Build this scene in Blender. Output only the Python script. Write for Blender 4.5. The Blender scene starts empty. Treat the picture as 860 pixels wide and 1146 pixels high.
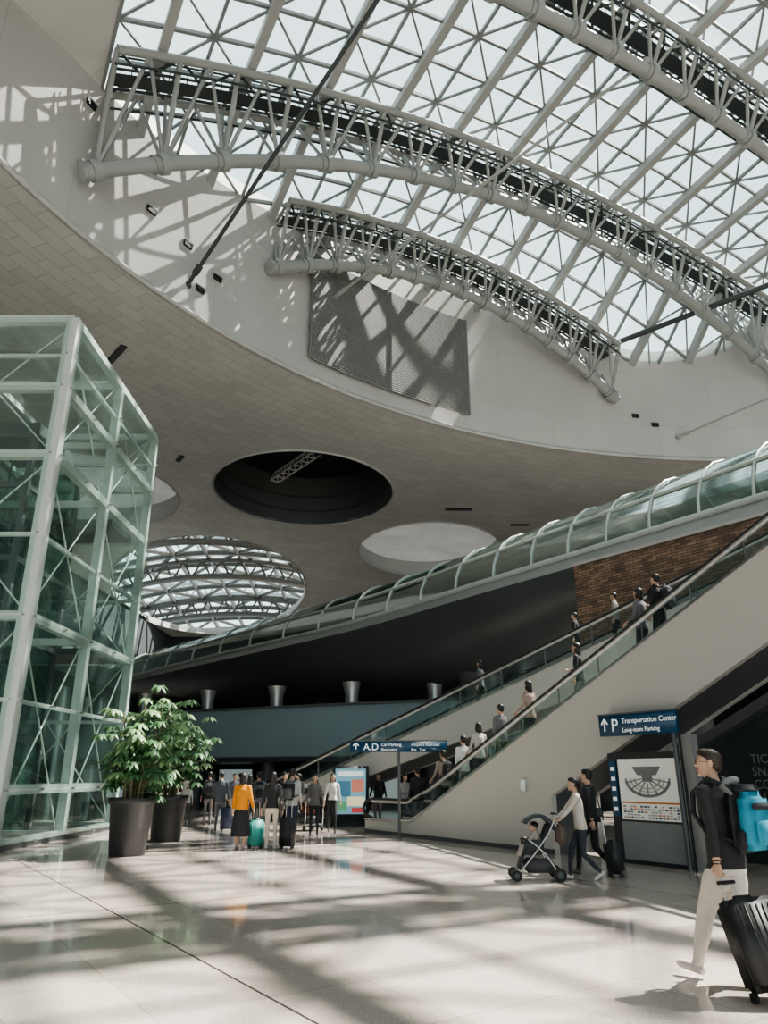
import bpy, bmesh, math, random
from mathutils import Vector, Matrix, kdtree
random.seed(5)
V = Vector
sc = bpy.context.scene
# ------------------------------------------------------------------ materials
_mc = {}
def M(name, col, rough=.5, metal=0., var=.08, scale=3., bump=0., emit=0., spec=.5, coat=0.):
    if name in _mc: return _mc[name]
    m = bpy.data.materials.new(name); m.use_nodes = True
    nt = m.node_tree; b = nt.nodes['Principled BSDF']
    tc = nt.nodes.new('ShaderNodeTexCoord')
    nz = nt.nodes.new('ShaderNodeTexNoise'); nz.inputs['Scale'].default_value = scale; nz.inputs['Detail'].default_value = 4
    nt.links.new(tc.outputs['Object'], nz.inputs['Vector'])
    mx = nt.nodes.new('ShaderNodeMix'); mx.data_type = 'RGBA'
    mx.inputs[6].default_value = (*[c*(1-var) for c in col], 1)
    mx.inputs[7].default_value = (*[min(1, c*(1+var)) for c in col], 1)
    nt.links.new(nz.outputs['Fac'], mx.inputs[0]); nt.links.new(mx.outputs[2], b.inputs['Base Color'])
    b.inputs['Roughness'].default_value = rough; b.inputs['Metallic'].default_value = metal
    b.inputs['Specular IOR Level'].default_value = spec
    b.inputs['Coat Weight'].default_value = coat
    if bump:
        bp = nt.nodes.new('ShaderNodeBump'); bp.inputs['Strength'].default_value = bump; bp.inputs['Distance'].default_value = .02
        nt.links.new(nz.outputs['Fac'], bp.inputs['Height']); nt.links.new(bp.outputs['Normal'], b.inputs['Normal'])
    if emit:
        nt.links.new(mx.outputs[2], b.inputs['Emission Color']); b.inputs['Emission Strength'].default_value = emit
    _mc[name] = m; return m

def glassmat(name, tint, body, bodyfac, glossmin=.08, rough=.03, glossmax=.75):
    m = bpy.data.materials.new(name); m.use_nodes = True; nt = m.node_tree
    for n in list(nt.nodes): nt.nodes.remove(n)
    out = nt.nodes.new('ShaderNodeOutputMaterial')
    tr = nt.nodes.new('ShaderNodeBsdfTransparent'); tr.inputs[0].default_value = (*tint, 1)
    df = nt.nodes.new('ShaderNodeBsdfDiffuse'); df.inputs[0].default_value = (*body, 1)
    gl = nt.nodes.new('ShaderNodeBsdfGlossy'); gl.inputs['Roughness'].default_value = rough
    gl.inputs[0].default_value = (.9, .97, .95, 1)
    nz = nt.nodes.new('ShaderNodeTexNoise'); nz.inputs['Scale'].default_value = .6
    mr = nt.nodes.new('ShaderNodeMapRange'); mr.inputs['To Min'].default_value = bodyfac*.6; mr.inputs['To Max'].default_value = bodyfac*1.4
    tc = nt.nodes.new('ShaderNodeTexCoord'); nt.links.new(tc.outputs['Object'], nz.inputs['Vector'])
    nt.links.new(nz.outputs['Fac'], mr.inputs['Value'])
    m1 = nt.nodes.new('ShaderNodeMixShader'); nt.links.new(mr.outputs[0], m1.inputs[0])
    nt.links.new(tr.outputs[0], m1.inputs[1]); nt.links.new(df.outputs[0], m1.inputs[2])
    lw = nt.nodes.new('ShaderNodeLayerWeight'); lw.inputs['Blend'].default_value = .25
    mr2 = nt.nodes.new('ShaderNodeMapRange'); mr2.inputs['To Min'].default_value = glossmin; mr2.inputs['To Max'].default_value = glossmax
    nt.links.new(lw.outputs['Fresnel'], mr2.inputs['Value'])
    m2 = nt.nodes.new('ShaderNodeMixShader'); nt.links.new(mr2.outputs[0], m2.inputs[0])
    nt.links.new(m1.outputs[0], m2.inputs[1]); nt.links.new(gl.outputs[0], m2.inputs[2])
    nt.links.new(m2.outputs[0], out.inputs[0]); return m

RC = (25., 10.); RA = 40.7; RB = 38.; ZC = 22.6
def polar_mat(name, c1, c2, mortar, use_z, bw, bh, ms=.02, rough=.6):
    m = bpy.data.materials.new(name); m.use_nodes = True; nt = m.node_tree; b = nt.nodes['Principled BSDF']
    L = nt.links.new; N = nt.nodes.new
    tc = N('ShaderNodeTexCoord'); sp = N('ShaderNodeSeparateXYZ'); L(tc.outputs['Object'], sp.inputs[0])
    def mth(op, a, bb=None):
        n = N('ShaderNodeMath'); n.operation = op
        for i, x in enumerate((a, bb)):
            if x is None: continue
            if isinstance(x, (int, float)): n.inputs[i].default_value = x
            else: L(x, n.inputs[i])
        return n.outputs[0]
    dx = mth('SUBTRACT', sp.outputs[0], RC[0]); dy = mth('SUBTRACT', sp.outputs[1], RC[1])
    ang = mth('MULTIPLY', mth('ARCTAN2', dy, dx), 42.)
    rad = mth('SQRT', mth('ADD', mth('MULTIPLY', dx, dx), mth('MULTIPLY', dy, dy)))
    cb = N('ShaderNodeCombineXYZ'); L(ang, cb.inputs[0]); L(sp.outputs[2] if use_z else rad, cb.inputs[1])
    br = N('ShaderNodeTexBrick'); L(cb.outputs[0], br.inputs['Vector'])
    br.inputs['Scale'].default_value = 1; br.inputs['Brick Width'].default_value = bw; br.inputs['Row Height'].default_value = bh
    br.inputs['Mortar Size'].default_value = ms; br.inputs['Mortar Smooth'].default_value = .2
    br.inputs['Color1'].default_value = (*c1, 1); br.inputs['Color2'].default_value = (*c2, 1); br.inputs['Mortar'].default_value = (*mortar, 1)
    nz = N('ShaderNodeTexNoise'); nz.inputs['Scale'].default_value = .25; nz.inputs['Detail'].default_value = 5; L(tc.outputs['Object'], nz.inputs['Vector'])
    mr = N('ShaderNodeMapRange'); mr.inputs['To Min'].default_value = .85; mr.inputs['To Max'].default_value = 1.12; L(nz.outputs['Fac'], mr.inputs['Value'])
    vm = N('ShaderNodeVectorMath'); vm.operation = 'SCALE'; L(br.outputs['Color'], vm.inputs[0]); L(mr.outputs[0], vm.inputs['Scale'])
    L(vm.outputs[0], b.inputs['Base Color']); b.inputs['Roughness'].default_value = rough
    return m

m_ceil = polar_mat('shell_tiles', (.72, .705, .68), (.65, .635, .61), (.47, .46, .44), False, 1.5, .75, .02, .42)
m_rim = polar_mat('shell_paint', (.58, .57, .55), (.565, .555, .535), (.46, .45, .43), True, 9., 4.2, .02)
m_steel = M('truss_paint', (.37, .38, .37), .45, 0, .06)
m_steeld = M('truss_dark', (.06, .07, .07), .5, .2)
m_bar = M('glazing_bar', (.24, .26, .26), .45)
m_purl = M('purlin_paint', (.40, .41, .40), .5)
m_black = M('black_plastic', (.015, .016, .018), .4)
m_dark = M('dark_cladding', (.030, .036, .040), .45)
m_dark2 = M('dark_grey', (.08, .087, .092), .5)
m_beige = M('beige_cladding', (.45, .435, .41), .5, 0, .05, .5)
m_bluegrey = M('bluegrey_wall', (.19, .25, .28), .5, 0, .12, .3)
m_white = M('white_paint', (.75, .75, .73), .45)
m_tower = M('tower_steel', (.56, .59, .57), .35, .1)
m_ribs = M('bridge_ribs', (.50, .53, .51), .35, .1)
m_chrome = M('brushed_steel', (.55, .56, .56), .25, .9)
m_alu = M('aluminium', (.5, .5, .5), .35, .7)
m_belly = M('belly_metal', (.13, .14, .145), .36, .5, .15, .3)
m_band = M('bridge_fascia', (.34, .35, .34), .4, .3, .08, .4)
m_blue = M('sign_blue', (.012, .055, .11), .4, 0, .05, emit=.10)
m_ink = M('sign_white', (.85, .88, .9), .5, emit=.25)
m_rubber = M('rubber', (.02, .02, .02), .7)
m_capglow = M('oculus_cap_glow', (.60, .60, .57), .7, 0, .25, .35, emit=.28)  # added glow on the oculus caps, stands in for sunlight, no lamp there
g_sky = glassmat('skylight_glass', (.93, .985, .985), (.85, .93, .93), .12, .04)
g_tower = glassmat('tower_glass', (.83, .935, .90), (.26, .40, .35), .05, .06, .02, .6)
g_shaft = glassmat('shaft_glass', (.56, .75, .69), (.04, .11, .09), .20, .08, .03, .5)
g_tube = glassmat('tube_glass', (.45, .58, .53), (.09, .15, .13), .50, .14, .08, .6)
g_bal = glassmat('balustrade_glass', (.80, .90, .87), (.12, .18, .17), .08, .06)

def brickmat():
    m = bpy.data.materials.new('stone_brick'); m.use_nodes = True; nt = m.node_tree; b = nt.nodes['Principled BSDF']
    tc = nt.nodes.new('ShaderNodeTexCoord'); mp = nt.nodes.new('ShaderNodeMapping')
    mp.inputs['Rotation'].default_value = (math.radians(90), 0, 0)
    br = nt.nodes.new('ShaderNodeTexBrick'); nt.links.new(tc.outputs['Object'], mp.inputs[0]); nt.links.new(mp.outputs[0], br.inputs['Vector'])
    br.inputs['Scale'].default_value = 1; br.inputs['Brick Width'].default_value = .36; br.inputs['Row Height'].default_value = .10
    br.inputs['Mortar Size'].default_value = .010
    br.inputs['Color1'].default_value = (.32, .20, .14, 1); br.inputs['Color2'].default_value = (.13, .09, .07, 1); br.inputs['Mortar'].default_value = (.06, .05, .04, 1)
    nz = nt.nodes.new('ShaderNodeTexNoise'); nz.inputs['Scale'].default_value = 2.5; nz.inputs['Detail'].default_value = 6; nt.links.new(tc.outputs['Object'], nz.inputs['Vector'])
    mr = nt.nodes.new('ShaderNodeMapRange'); mr.inputs['To Min'].default_value = .5; mr.inputs['To Max'].default_value = 1.5; nt.links.new(nz.outputs['Fac'], mr.inputs['Value'])
    vm = nt.nodes.new('ShaderNodeVectorMath'); vm.operation = 'SCALE'; nt.links.new(br.outputs['Color'], vm.inputs[0]); nt.links.new(mr.outputs[0], vm.inputs['Scale'])
    nt.links.new(vm.outputs[0], b.inputs['Base Color']); b.inputs['Roughness'].default_value = .9
    bp = nt.nodes.new('ShaderNodeBump'); bp.inputs['Strength'].default_value = .6; nt.links.new(br.outputs['Fac'], bp.inputs['Height']); bp.invert = True
    nt.links.new(bp.outputs['Normal'], b.inputs['Normal']); return m
m_brick = brickmat()

def floormat():
    m = bpy.data.materials.new('polished_granite'); m.use_nodes = True; nt = m.node_tree; b = nt.nodes['Principled BSDF']
    L = nt.links.new; N = nt.nodes.new
    tc = N('ShaderNodeTexCoord'); mp = N('ShaderNodeMapping'); L(tc.outputs['Object'], mp.inputs[0])
    mp.inputs['Rotation'].default_value = (0, 0, math.radians(56.4)); mp.inputs['Location'].default_value = (0, -2.92, 0)
    def brick(w, h, ms, c1, c2, mo):
        br = N('ShaderNodeTexBrick'); L(mp.outputs[0], br.inputs['Vector']); br.offset = 0
        br.inputs['Scale'].default_value = 1; br.inputs['Brick Width'].default_value = w; br.inputs['Row Height'].default_value = h
        br.inputs['Mortar Size'].default_value = ms; br.inputs['Mortar Smooth'].default_value = .1
        for k, c in (('Color1', c1), ('Color2', c2), ('Mortar', mo)): br.inputs[k].default_value = (*c, 1)
        return br
    b1 = brick(1.2, .9, .005, (.56, .49, .44), (.485, .42, .38), (.34, .30, .275))
    b2 = brick(10.8, 7.2, .014, (1, 1, 1), (1, 1, 1), (.18, .17, .16))
    nz = N('ShaderNodeTexNoise'); nz.inputs['Scale'].default_value = 45; nz.inputs['Detail'].default_value = 6; L(tc.outputs['Object'], nz.inputs['Vector'])
    mr = N('ShaderNodeMapRange'); mr.inputs['From Min'].default_value = .3; mr.inputs['From Max'].default_value = .7
    mr.inputs['To Min'].default_value = .78; mr.inputs['To Max'].default_value = 1.14; L(nz.outputs['Fac'], mr.inputs['Value'])
    n2 = N('ShaderNodeTexNoise'); n2.inputs['Scale'].default_value = .35; L(tc.outputs['Object'], n2.inputs['Vector'])
    mr2 = N('ShaderNodeMapRange'); mr2.inputs['To Min'].default_value = .86; mr2.inputs['To Max'].default_value = 1.1; L(n2.outputs['Fac'], mr2.inputs['Value'])
    x = N('ShaderNodeVectorMath'); x.operation = 'MULTIPLY'; L(b1.outputs['Color'], x.inputs[0]); L(b2.outputs['Color'], x.inputs[1])
    y = N('ShaderNodeVectorMath'); y.operation = 'SCALE'; L(x.outputs[0], y.inputs[0]); L(mr.outputs[0], y.inputs['Scale'])
    z = N('ShaderNodeVectorMath'); z.operation = 'SCALE'; L(y.outputs[0], z.inputs[0]); L(mr2.outputs[0], z.inputs['Scale'])
    L(z.outputs[0], b.inputs['Base Color'])
    mr3 = N('ShaderNodeMapRange'); mr3.inputs['To Min'].default_value = .04; mr3.inputs['To Max'].default_value = .12; L(n2.outputs['Fac'], mr3.inputs['Value'])
    L(mr3.outputs[0], b.inputs['Roughness']); b.inputs['Specular IOR Level'].default_value = .9
    return m
m_floor = floormat()

# ------------------------------------------------------------------ mesh builder
class MB:
    def __init__(s): s.v = []; s.f = []; s.mi = []; s.sm = []; s.mats = []
    def add(s, vs, fs, mat, smooth=False):
        if mat not in s.mats: s.mats.append(mat)
        k = s.mats.index(mat); o = len(s.v)
        s.v += [V(x) for x in vs]
        for f in fs: s.f.append(tuple(i+o for i in f)); s.mi.append(k); s.sm.append(smooth)
    def box(s, c, size, mat, rot=None, bevel=0):
        bm = bmesh.new(); bmesh.ops.create_cube(bm, size=1)
        bmesh.ops.scale(bm, vec=size, verts=bm.verts)
        if bevel: bmesh.ops.bevel(bm, geom=bm.edges[:], offset=bevel, segments=3, affect='EDGES')
        mt = (rot.to_4x4() if rot else Matrix.Identity(4)); mt = Matrix.Translation(V(c)) @ mt
        bm.verts.index_update()
        s.add([mt @ v.co for v in bm.verts], [[v.index for v in f.verts] for f in bm.faces], mat, bool(bevel)); bm.free()
    def beam(s, p0, p1, w, h, mat, up=(0, 0, 1)):
        p0 = V(p0); p1 = V(p1); d = p1-p0
        if d.length < 1e-5: return
        d.normalize(); u = V(up)
        if abs(d.dot(u)) > .98: u = V((0, 1, 0))
        sd = d.cross(u).normalized(); u = sd.cross(d)
        vs = []
        for p in (p0, p1):
            for a, b in ((-1, -1), (1, -1), (1, 1), (-1, 1)): vs.append(p+sd*a*w/2+u*b*h/2)
        s.add(vs, [(0, 1, 2, 3), (7, 6, 5, 4), (0, 4, 5, 1), (1, 5, 6, 2), (2, 6, 7, 3), (3, 7, 4, 0)], mat)
    def tube(s, pts, rad, mat, seg=8, cap=True):
        pts = [V(p) for p in pts]; n = len(pts)
        if not hasattr(rad, '__len__'): rad = [rad]*n
        vs = []; fs = []; a = None
        for i, p in enumerate(pts):
            d = (pts[min(i+1, n-1)]-pts[max(i-1, 0)])
            if d.length < 1e-9: d = V((0, 0, 1))
            d.normalize()
            if a is None:
                a = d.cross(V((0, 0, 1)) if abs(d.z) < .9 else V((1, 0, 0))).normalized()
            else:
                a = (a-d*a.dot(d)).normalized()
            b = d.cross(a)
            for k in range(seg):
                t = 2*math.pi*k/seg; vs.append(p+(a*math.cos(t)+b*math.sin(t))*rad[i])
        for i in range(n-1):
            for k in range(seg):
                k2 = (k+1) % seg; fs.append((i*seg+k, i*seg+k2, (i+1)*seg+k2, (i+1)*seg+k))
        s.add(vs, fs, mat, True)
        if cap: s.add(vs[:seg], [tuple(range(seg))[::-1]], mat); s.add(vs[-seg:], [tuple(range(seg))], mat)
    def ell(s, c, r, mat, rot=None, u=12, v=8):
        if not hasattr(r, '__len__'): r = (r, r, r)
        vs, fs = ellv(c, r, rot, u, v); s.add(vs, fs, mat, True)
    def prism(s, poly, d, mat):
        n = len(poly); d = V(d); p = [V(x) for x in poly]
        s.add(p+[x+d for x in p], [tuple(range(n))[::-1], tuple(range(n, 2*n))]+[(i, (i+1) % n, (i+1) % n+n, i+n) for i in range(n)], mat)
    def text(s, txt, size, mtx, mat, align='LEFT'):
        cu = bpy.data.curves.new('t', 'FONT'); cu.body = txt; cu.size = size; cu.align_x = align; cu.extrude = .002
        ob = bpy.data.objects.new('t', cu); sc.collection.objects.link(ob)
        dg = bpy.context.evaluated_depsgraph_get(); me = bpy.data.meshes.new_from_object(ob.evaluated_get(dg))
        s.add([mtx @ v.co for v in me.vertices], [tuple(p.vertices) for p in me.polygons], mat)
        bpy.data.objects.remove(ob); bpy.data.meshes.remove(me)
    def obj(s, name, mtx=None):
        me = bpy.data.meshes.new(name); me.from_pydata([tuple(v) for v in s.v], [], s.f)
        for m in s.mats: me.materials.append(m)
        me.polygons.foreach_set('material_index', s.mi); me.polygons.foreach_set('use_smooth', s.sm); me.update()
        ob = bpy.data.objects.new(name, me); sc.collection.objects.link(ob)
        if mtx is not None: ob.matrix_world = mtx
        return ob
def ellv(c, r, rot=None, u=12, v=8):
    vs = [V((0, 0, -r[2]))]; fs = []
    for j in range(1, v):
        ph = -math.pi/2+math.pi*j/v
        for i in range(u):
            t = 2*math.pi*i/u; vs.append(V((r[0]*math.cos(ph)*math.cos(t), r[1]*math.cos(ph)*math.sin(t), r[2]*math.sin(ph))))
    vs.append(V((0, 0, r[2]))); top = len(vs)-1
    for i in range(u): fs.append((0, 1+(i+1) % u, 1+i)); fs.append((top, top-u+i, top-u+(i+1) % u))
    for j in range(v-2):
        for i in range(u):
            a = 1+j*u+i; b = 1+j*u+(i+1) % u; fs.append((a, b, b+u, a+u))
    if rot: vs = [rot @ x for x in vs]
    return [V(c)+x for x in vs], fs
def cat(pts, n):
    out = []; P = [pts[0]]+list(pts)+[pts[-1]]
    for i in range(1, len(P)-2):
        for k in range(n):
            t = k/n; r = []
            for a, b, c, d in zip(P[i-1], P[i], P[i+1], P[i+2]):
                r.append(.5*((2*b)+(-a+c)*t+(2*a-5*b+4*c-d)*t*t+(-a+3*b-3*c+d)*t**3))
            out.append(tuple(r))
    out.append(tuple(pts[-1])); return out

# ------------------------------------------------------------------ camera
cam = bpy.data.cameras.new('camera'); co = bpy.data.objects.new('camera', cam); sc.collection.objects.link(co)
co.location = (0, 0, 1.6); co.rotation_euler = (math.radians(90+19.67), 0, 0)
cam.sensor_fit = 'VERTICAL'; cam.sensor_height = 36; cam.lens = 26.0; cam.clip_end = 1000; cam.clip_start = .05
sc.camera = co

# ------------------------------------------------------------------ room shell
b = MB(); b.add([(-34, -45, 0), (66, -45, 0), (66, 118, 0), (-34, 118, 0)], [(0, 1, 2, 3)], m_floor); b.obj('floor')
def ellip(cx, cy, a, bb, rot=0, n=96):
    return [(cx+a*math.cos(t)*math.cos(rot)-bb*math.sin(t)*math.sin(rot), cy+a*math.cos(t)*math.sin(rot)+bb*math.sin(t)*math.cos(rot)) for t in [2*math.pi*i/n for i in range(n)]]
rimpts = ellip(RC[0], RC[1], RA, RB, 0, 200)
hole_dark = ellip(-6.25, 54.2, 7.0, 8.0)
hole_lit = ellip(4.4, 70.5, 7.0, 9.2)
hole_left = ellip(-23.5, 54, 7.2, 8.0)
hole_arch = ellip(-21.7, 90, 11.5, 25.6, math.radians(13.6))
cu = bpy.data.curves.new('ceiling', 'CURVE'); cu.dimensions = '2D'; cu.fill_mode = 'BOTH'; cu.extrude = .12
for loop in ([(-34, -45), (66, -45), (66, 118), (-34, 118)], rimpts, hole_dark, hole_lit, hole_left, hole_arch):
    sp = cu.splines.new('POLY'); sp.points.add(len(loop)-1)
    for i, (x, y) in enumerate(loop): sp.points[i].co = (x, y, 0, 1)
    sp.use_cyclic_u = True
tmp = bpy.data.objects.new('tmp', cu); sc.collection.objects.link(tmp)
dg = bpy.context.evaluated_depsgraph_get(); me = bpy.data.meshes.new_from_object(tmp.evaluated_get(dg)); bpy.data.objects.remove(tmp)
me.materials.clear(); me.materials.append(m_ceil)
ceil = bpy.data.objects.new('ceiling', me); sc.collection.objects.link(ceil); ceil.location = (0, 0, ZC+.12)

TX, TY = .867, .498
def TP(t, p, z): return V((TX*t-TY*p, TY*t+TX*p, z))
KN = [(-40, 36.2, 27, .0070, .0045), (8, 36.4, 27, .0070, .0045), (17.2, 36.0, 28, .0072, .0045), (26.6, 34.7, 28, .0076, .0045), (32.3, 32.0, 22.5, .012, .012), (40, 29.8, 22.5, .012, .012)]
def zg(t, p):
    def ev(k): return k[1]-(k[3] if t < k[2] else k[4])*(t-k[2])**2
    for a, c in zip(KN, KN[1:]):
        if p <= c[0]:
            f = max(0, (p-a[0])/(c[0]-a[0])); return 1.6+ev(a)*(1-f)+ev(c)*f
    return 1.6+ev(KN[-1])
def inside(x, y, k=1.0): return ((x-RC[0])/(RA*k))**2+((y-RC[1])/(RB*k))**2 < 1
b = MB(); vs = []; n = len(rimpts)
for x, y in rimpts:
    t = TX*x+TY*y; p = -TY*x+TX*y
    z1 = max(zg(t, p), 25)+.9
    for k in range(5): vs.append((x, y, ZC+(z1-ZC)*k/4))
b.add(vs, [(i*5+k, i*5+k+1, ((i+1) % n)*5+k+1, ((i+1) % n)*5+k) for i in range(n) for k in range(4)], m_rim, True)
b.obj('wall_skylight_rim')
b = MB(); b.tube([(x, y, ZC+.05) for x, y in rimpts]+[(rimpts[0][0], rimpts[0][1], ZC+.05)], .14, m_rim, 6); b.obj('trim_rim')

b = MB(); b.box((-34.2, 36, 11.4), (.4, 164, 22.8), m_dark2); b.obj('wall_left')
b = MB(); b.box((66.2, 36, 11.4), (.4, 164, 22.8), m_dark2); b.obj('wall_right')
b = MB(); b.box((16, 118.2, 11.4), (100, .4, 22.8), m_dark); b.obj('wall_back')

def drum(loop, h, mat, cap):
    b = MB(); n = len(loop)
    vs = [(x, y, ZC) for x, y in loop]+[(x, y, ZC+h) for x, y in loop]
    b.add(vs, [(i, (i+1) % n, (i+1) % n+n, i+n) for i in range(n)], mat, True)
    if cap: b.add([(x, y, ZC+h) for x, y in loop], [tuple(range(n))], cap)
    b.tube([(x, y, ZC) for x, y in loop+loop[:1]], .10, m_rim, 6)
    return b
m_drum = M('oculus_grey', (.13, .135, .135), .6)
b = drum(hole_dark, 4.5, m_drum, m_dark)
for zz in (1.3, 2.6): b.tube([(x, y, ZC+zz) for x, y in ellip(-6.25, 54.2, 6.9, 7.9)+ellip(-6.25, 54.2, 6.9, 7.9)[:1]], .09, m_dark2, 5)
for i in range(7):
    p0 = V((-9.5, 57.5, ZC+2.4))+V((.55*i, -.54*i, .12*i))
    b.beam(p0, p0+V((.55, -.54, .12)), .1, .1, m_white); b.beam(p0+V((.6, .5, 0)), p0+V((1.15, -.04, .12)), .1, .1, m_white); b.beam(p0, p0+V((.6, .5, 0)), .1, .1, m_white)
    b.beam(p0+V((.6, .5, 0)), p0+V((.55, -.54, .12)), .06, .06, m_white); b.beam(p0+V((.3, .25, .8)), p0+V((.85, -.29, .92)), .1, .1, m_white)
    for q in (p0, p0+V((.6, .5, 0))): b.beam(q, p0+V((.3, .25, .8)), .06, .06, m_white)
b.obj('ceiling_oculus_dark')
drum(hole_lit, 1.6, m_rim, m_capglow).obj('ceiling_oculus')  # pale emissive cap imitates a sunlit disc; same for the left oculus
drum(hole_left, 1.6, m_rim, m_capglow).obj('ceiling_oculus')
drum(hole_arch, .8, m_rim, None).obj('ceiling_oculus')

for i, (x, y, r, l) in enumerate([(-14.1, 33.9, -50, 2.0), (-14.3, 47.5, -60, 1.0), (6.2, 58, 0, 2.2), (12, 62, 0, 1.6)]):
    b = MB(); R = Matrix.Rotation(math.radians(r), 3, 'Z')
    b.box((0, 0, 0), (l, .34, .1), m_black, R)
    for k in range(5): b.box(R @ V((-l/2+l*(k+.5)/5, 0, -.06)), (l/6, .22, .05), m_dark2, R)
    b.obj('ceiling_light_slot', Matrix.Translation((x, y, ZC-.04)))
for i, (a, z) in enumerate([(152, 26.5), (148.5, 26.2), (145.5, 25.5), (158, 29), (147, 24.2), (100, 25.8), (98, 25.2)]):
    t = math.radians(a); x = RC[0]+(RA-.08)*math.cos(t); y = RC[1]+(RB-.08)*math.sin(t)
    b = MB(); R = Matrix.Rotation(t, 3, 'Z'); b.box((0, 0, 0), (.12, .5, .26), m_black, R); b.box(V((0, 0, .17)), (.16, .6, .05), m_rim, R)
    b.obj('wall_vent_slot', Matrix.Translation((x, y, z)))

def lattice(name, us, vs_, surf, ok, barw, glass, purl=None, bar=None, purlm=None, pw=.34):
    bar = bar or m_bar; purlm = purlm or m_purl
    b = MB(); cache = {}; gf = []
    def P(i, j):
        if (i, j) not in cache: cache[(i, j)] = surf(us[i], vs_[j])
        return cache[(i, j)]
    for i in range(len(us)-1):
        for j in range(len(vs_)-1):
            q = [P(i, j), P(i+1, j), P(i+1, j+1), P(i, j+1)]
            c = sum(q, V())/4; st = ok(c.x, c.y)
            if not st: continue
            if st == 2:
                b.add(q, [(0, 1, 2, 3)], m_rim); continue
            gf.append([x+V((0, 0, .06)) for x in q])
            b.beam(q[0], q[1], barw, barw*1.3, bar); b.beam(q[0], q[3], barw, barw*1.3, bar)
            if (i+j) % 2: b.beam(q[0], q[2], barw*.75, barw*.75, bar)
            else: b.beam(q[1], q[3], barw*.75, barw*.75, bar)
            if purl and i % purl == 0: b.beam(q[0]-V((0, 0, .25)), q[3]-V((0, 0, .25)), pw, pw*1.25, purlm)
    for q in gf: b.add(q, [(0, 1, 2, 3)], glass)
    return b.obj(name)
us = [-16.6+2.0*i for i in range(42)]; vv = [-40+1.9*i for i in range(42)]
def okf(x, y):
    if not inside(x, y, 1.03): return 0
    return 2 if TX*x+TY*y < 1.4 else 1
lattice('skylight_glazing', us, vv, lambda t, p: TP(t, p, zg(t, p)), okf, .15, g_sky, 2, pw=.42)
def surf2(x, y):
    return V((x, y, 24.5+11*(1-((x+26)/34)**2)*(1-max(0, (y-95)/70)**2)))
m_far = M('far_roof_steel', (.06, .055, .048), .5)
lattice('skylight_glazing', [-58+5.*i for i in range(13)], [62+5.*i for i in range(20)], surf2, lambda x, y: 1, .5, g_sky, None, m_far)

def truss(name, p, low, step=2.5, tmin=-99):
    b = MB(); ts = [t/10 for t in range(-400, 900) if inside(TX*t/10-TY*p, TY*t/10+TX*p, .985) and t/10 > tmin]
    t0, t1 = ts[0], ts[-1]; n = int((t1-t0)/step); dt = (t1-t0)/n
    L = lambda t: TP(t, p, max(low(t)+1.6, 22.9))
    def U(t, s):
        z = max(zg(t, p)-.55, L(t).z+1.0); return TP(t, p+s*1.25, z)
    tt = [t0+(t1-t0)*k/60 for k in range(61)]
    b.tube([L(t) for t in tt], .33, m_steel, 10)
    for s in (-1, 1): b.tube([U(t, s) for t in tt], .20, m_steel, 8)
    for s in (-.5, .5):
        b.tube([U(t, s*.9)+V((0, 0, -.35)) for t in tt], .07, m_steeld, 5); b.tube([U(t, s*.9)+V((0, 0, .35)) for t in tt], .05, m_steeld, 5)
    for a, c in zip(tt, tt[1:]):
        q0 = U(a, -.30)+V((0, 0, -.4)); q1 = U(a, .30)+V((0, 0, -.4)); q2 = U(c, .30)+V((0, 0, -.4)); q3 = U(c, -.30)+V((0, 0, -.4))
        b.add([q0, q1, q2, q3], [(0, 1, 2, 3)], m_steeld)
        b.tube([q0, q0+V((0, 0, .8))], .03, m_steeld, 4); b.tube([q1, q1+V((0, 0, .8))], .03, m_steeld, 4)
    for i in range(n+1):
        t = t0+dt*i; a = L(t); d = (L(t+.1)-L(t-.1)).normalized()
        b.tube([a-d*.18, a+d*.18], .46, m_steel, 12)
        b.tube([a-d*.45, a-d*.38], .42, m_steel, 12)
        b.tube([U(t, -1), U(t, 1)], .10, m_steel, 6)
        for s in (-1, 1):
            b.tube([a, U(t, s)], .12, m_steel, 6)
            if i < n:
                b.tube([a, U(t+dt/2, s)], .09, m_steel, 6); b.tube([L(t+dt), U(t+dt/2, s)], .09, m_steel, 6)
                b.tube([U(t, s), U(t+dt, -s)], .07, m_steeld, 5); b.tube([U(t, s)-V((0, 0, .8)), U(t+dt, s)-V((0, 0, .8))], .06, m_steeld, 5)
    for e, sg in ((t0, -1), (t1, 1)):
        d = (L(e+.1)-L(e-.1)).normalized()*sg; a = L(e); b.tube([a, a+d*.6], .36, m_steel, 12)
        w = a+V((0, 0, 1.0)); b.tube([a, w+(V((a.x-RC[0], a.y-RC[1], 0)).normalized()*1.2)], .14, m_steel, 8)
    return b.obj(name)
truss('roof_truss', 32.3, lambda t: 29.4-.0215*(t-23.5)**2, step=1.7)
truss('roof_truss', 26.6, lambda t: 32.1-.0125*(t-28)**2, tmin=1.5)
truss('roof_truss', 17.2, lambda t: 33.2-.0088*(t-27)**2)
truss('roof_truss', 6.5, lambda t: 33.4-.0075*(t-26)**2)
truss('roof_truss', -6, lambda t: 33.4-.0075*(t-26)**2)
for yy in (82, 98, 114, 132):
    b = MB(); xs = [-56+60*i/40 for i in range(41)]
    b.tube([surf2(x, yy)-V((0, 0, 3.2)) for x in xs], .5, m_far, 8); b.tube([surf2(x, yy)-V((0, 0, .5)) for x in xs], .4, m_far, 8)
    for i in range(40):
        a, c = (3.2, .5) if i % 2 else (.5, 3.2); b.tube([surf2(xs[i], yy)-V((0, 0, a)), surf2(xs[i+1], yy)-V((0, 0, c))], .18, m_far, 5)
    b.obj('roof_truss')
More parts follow.
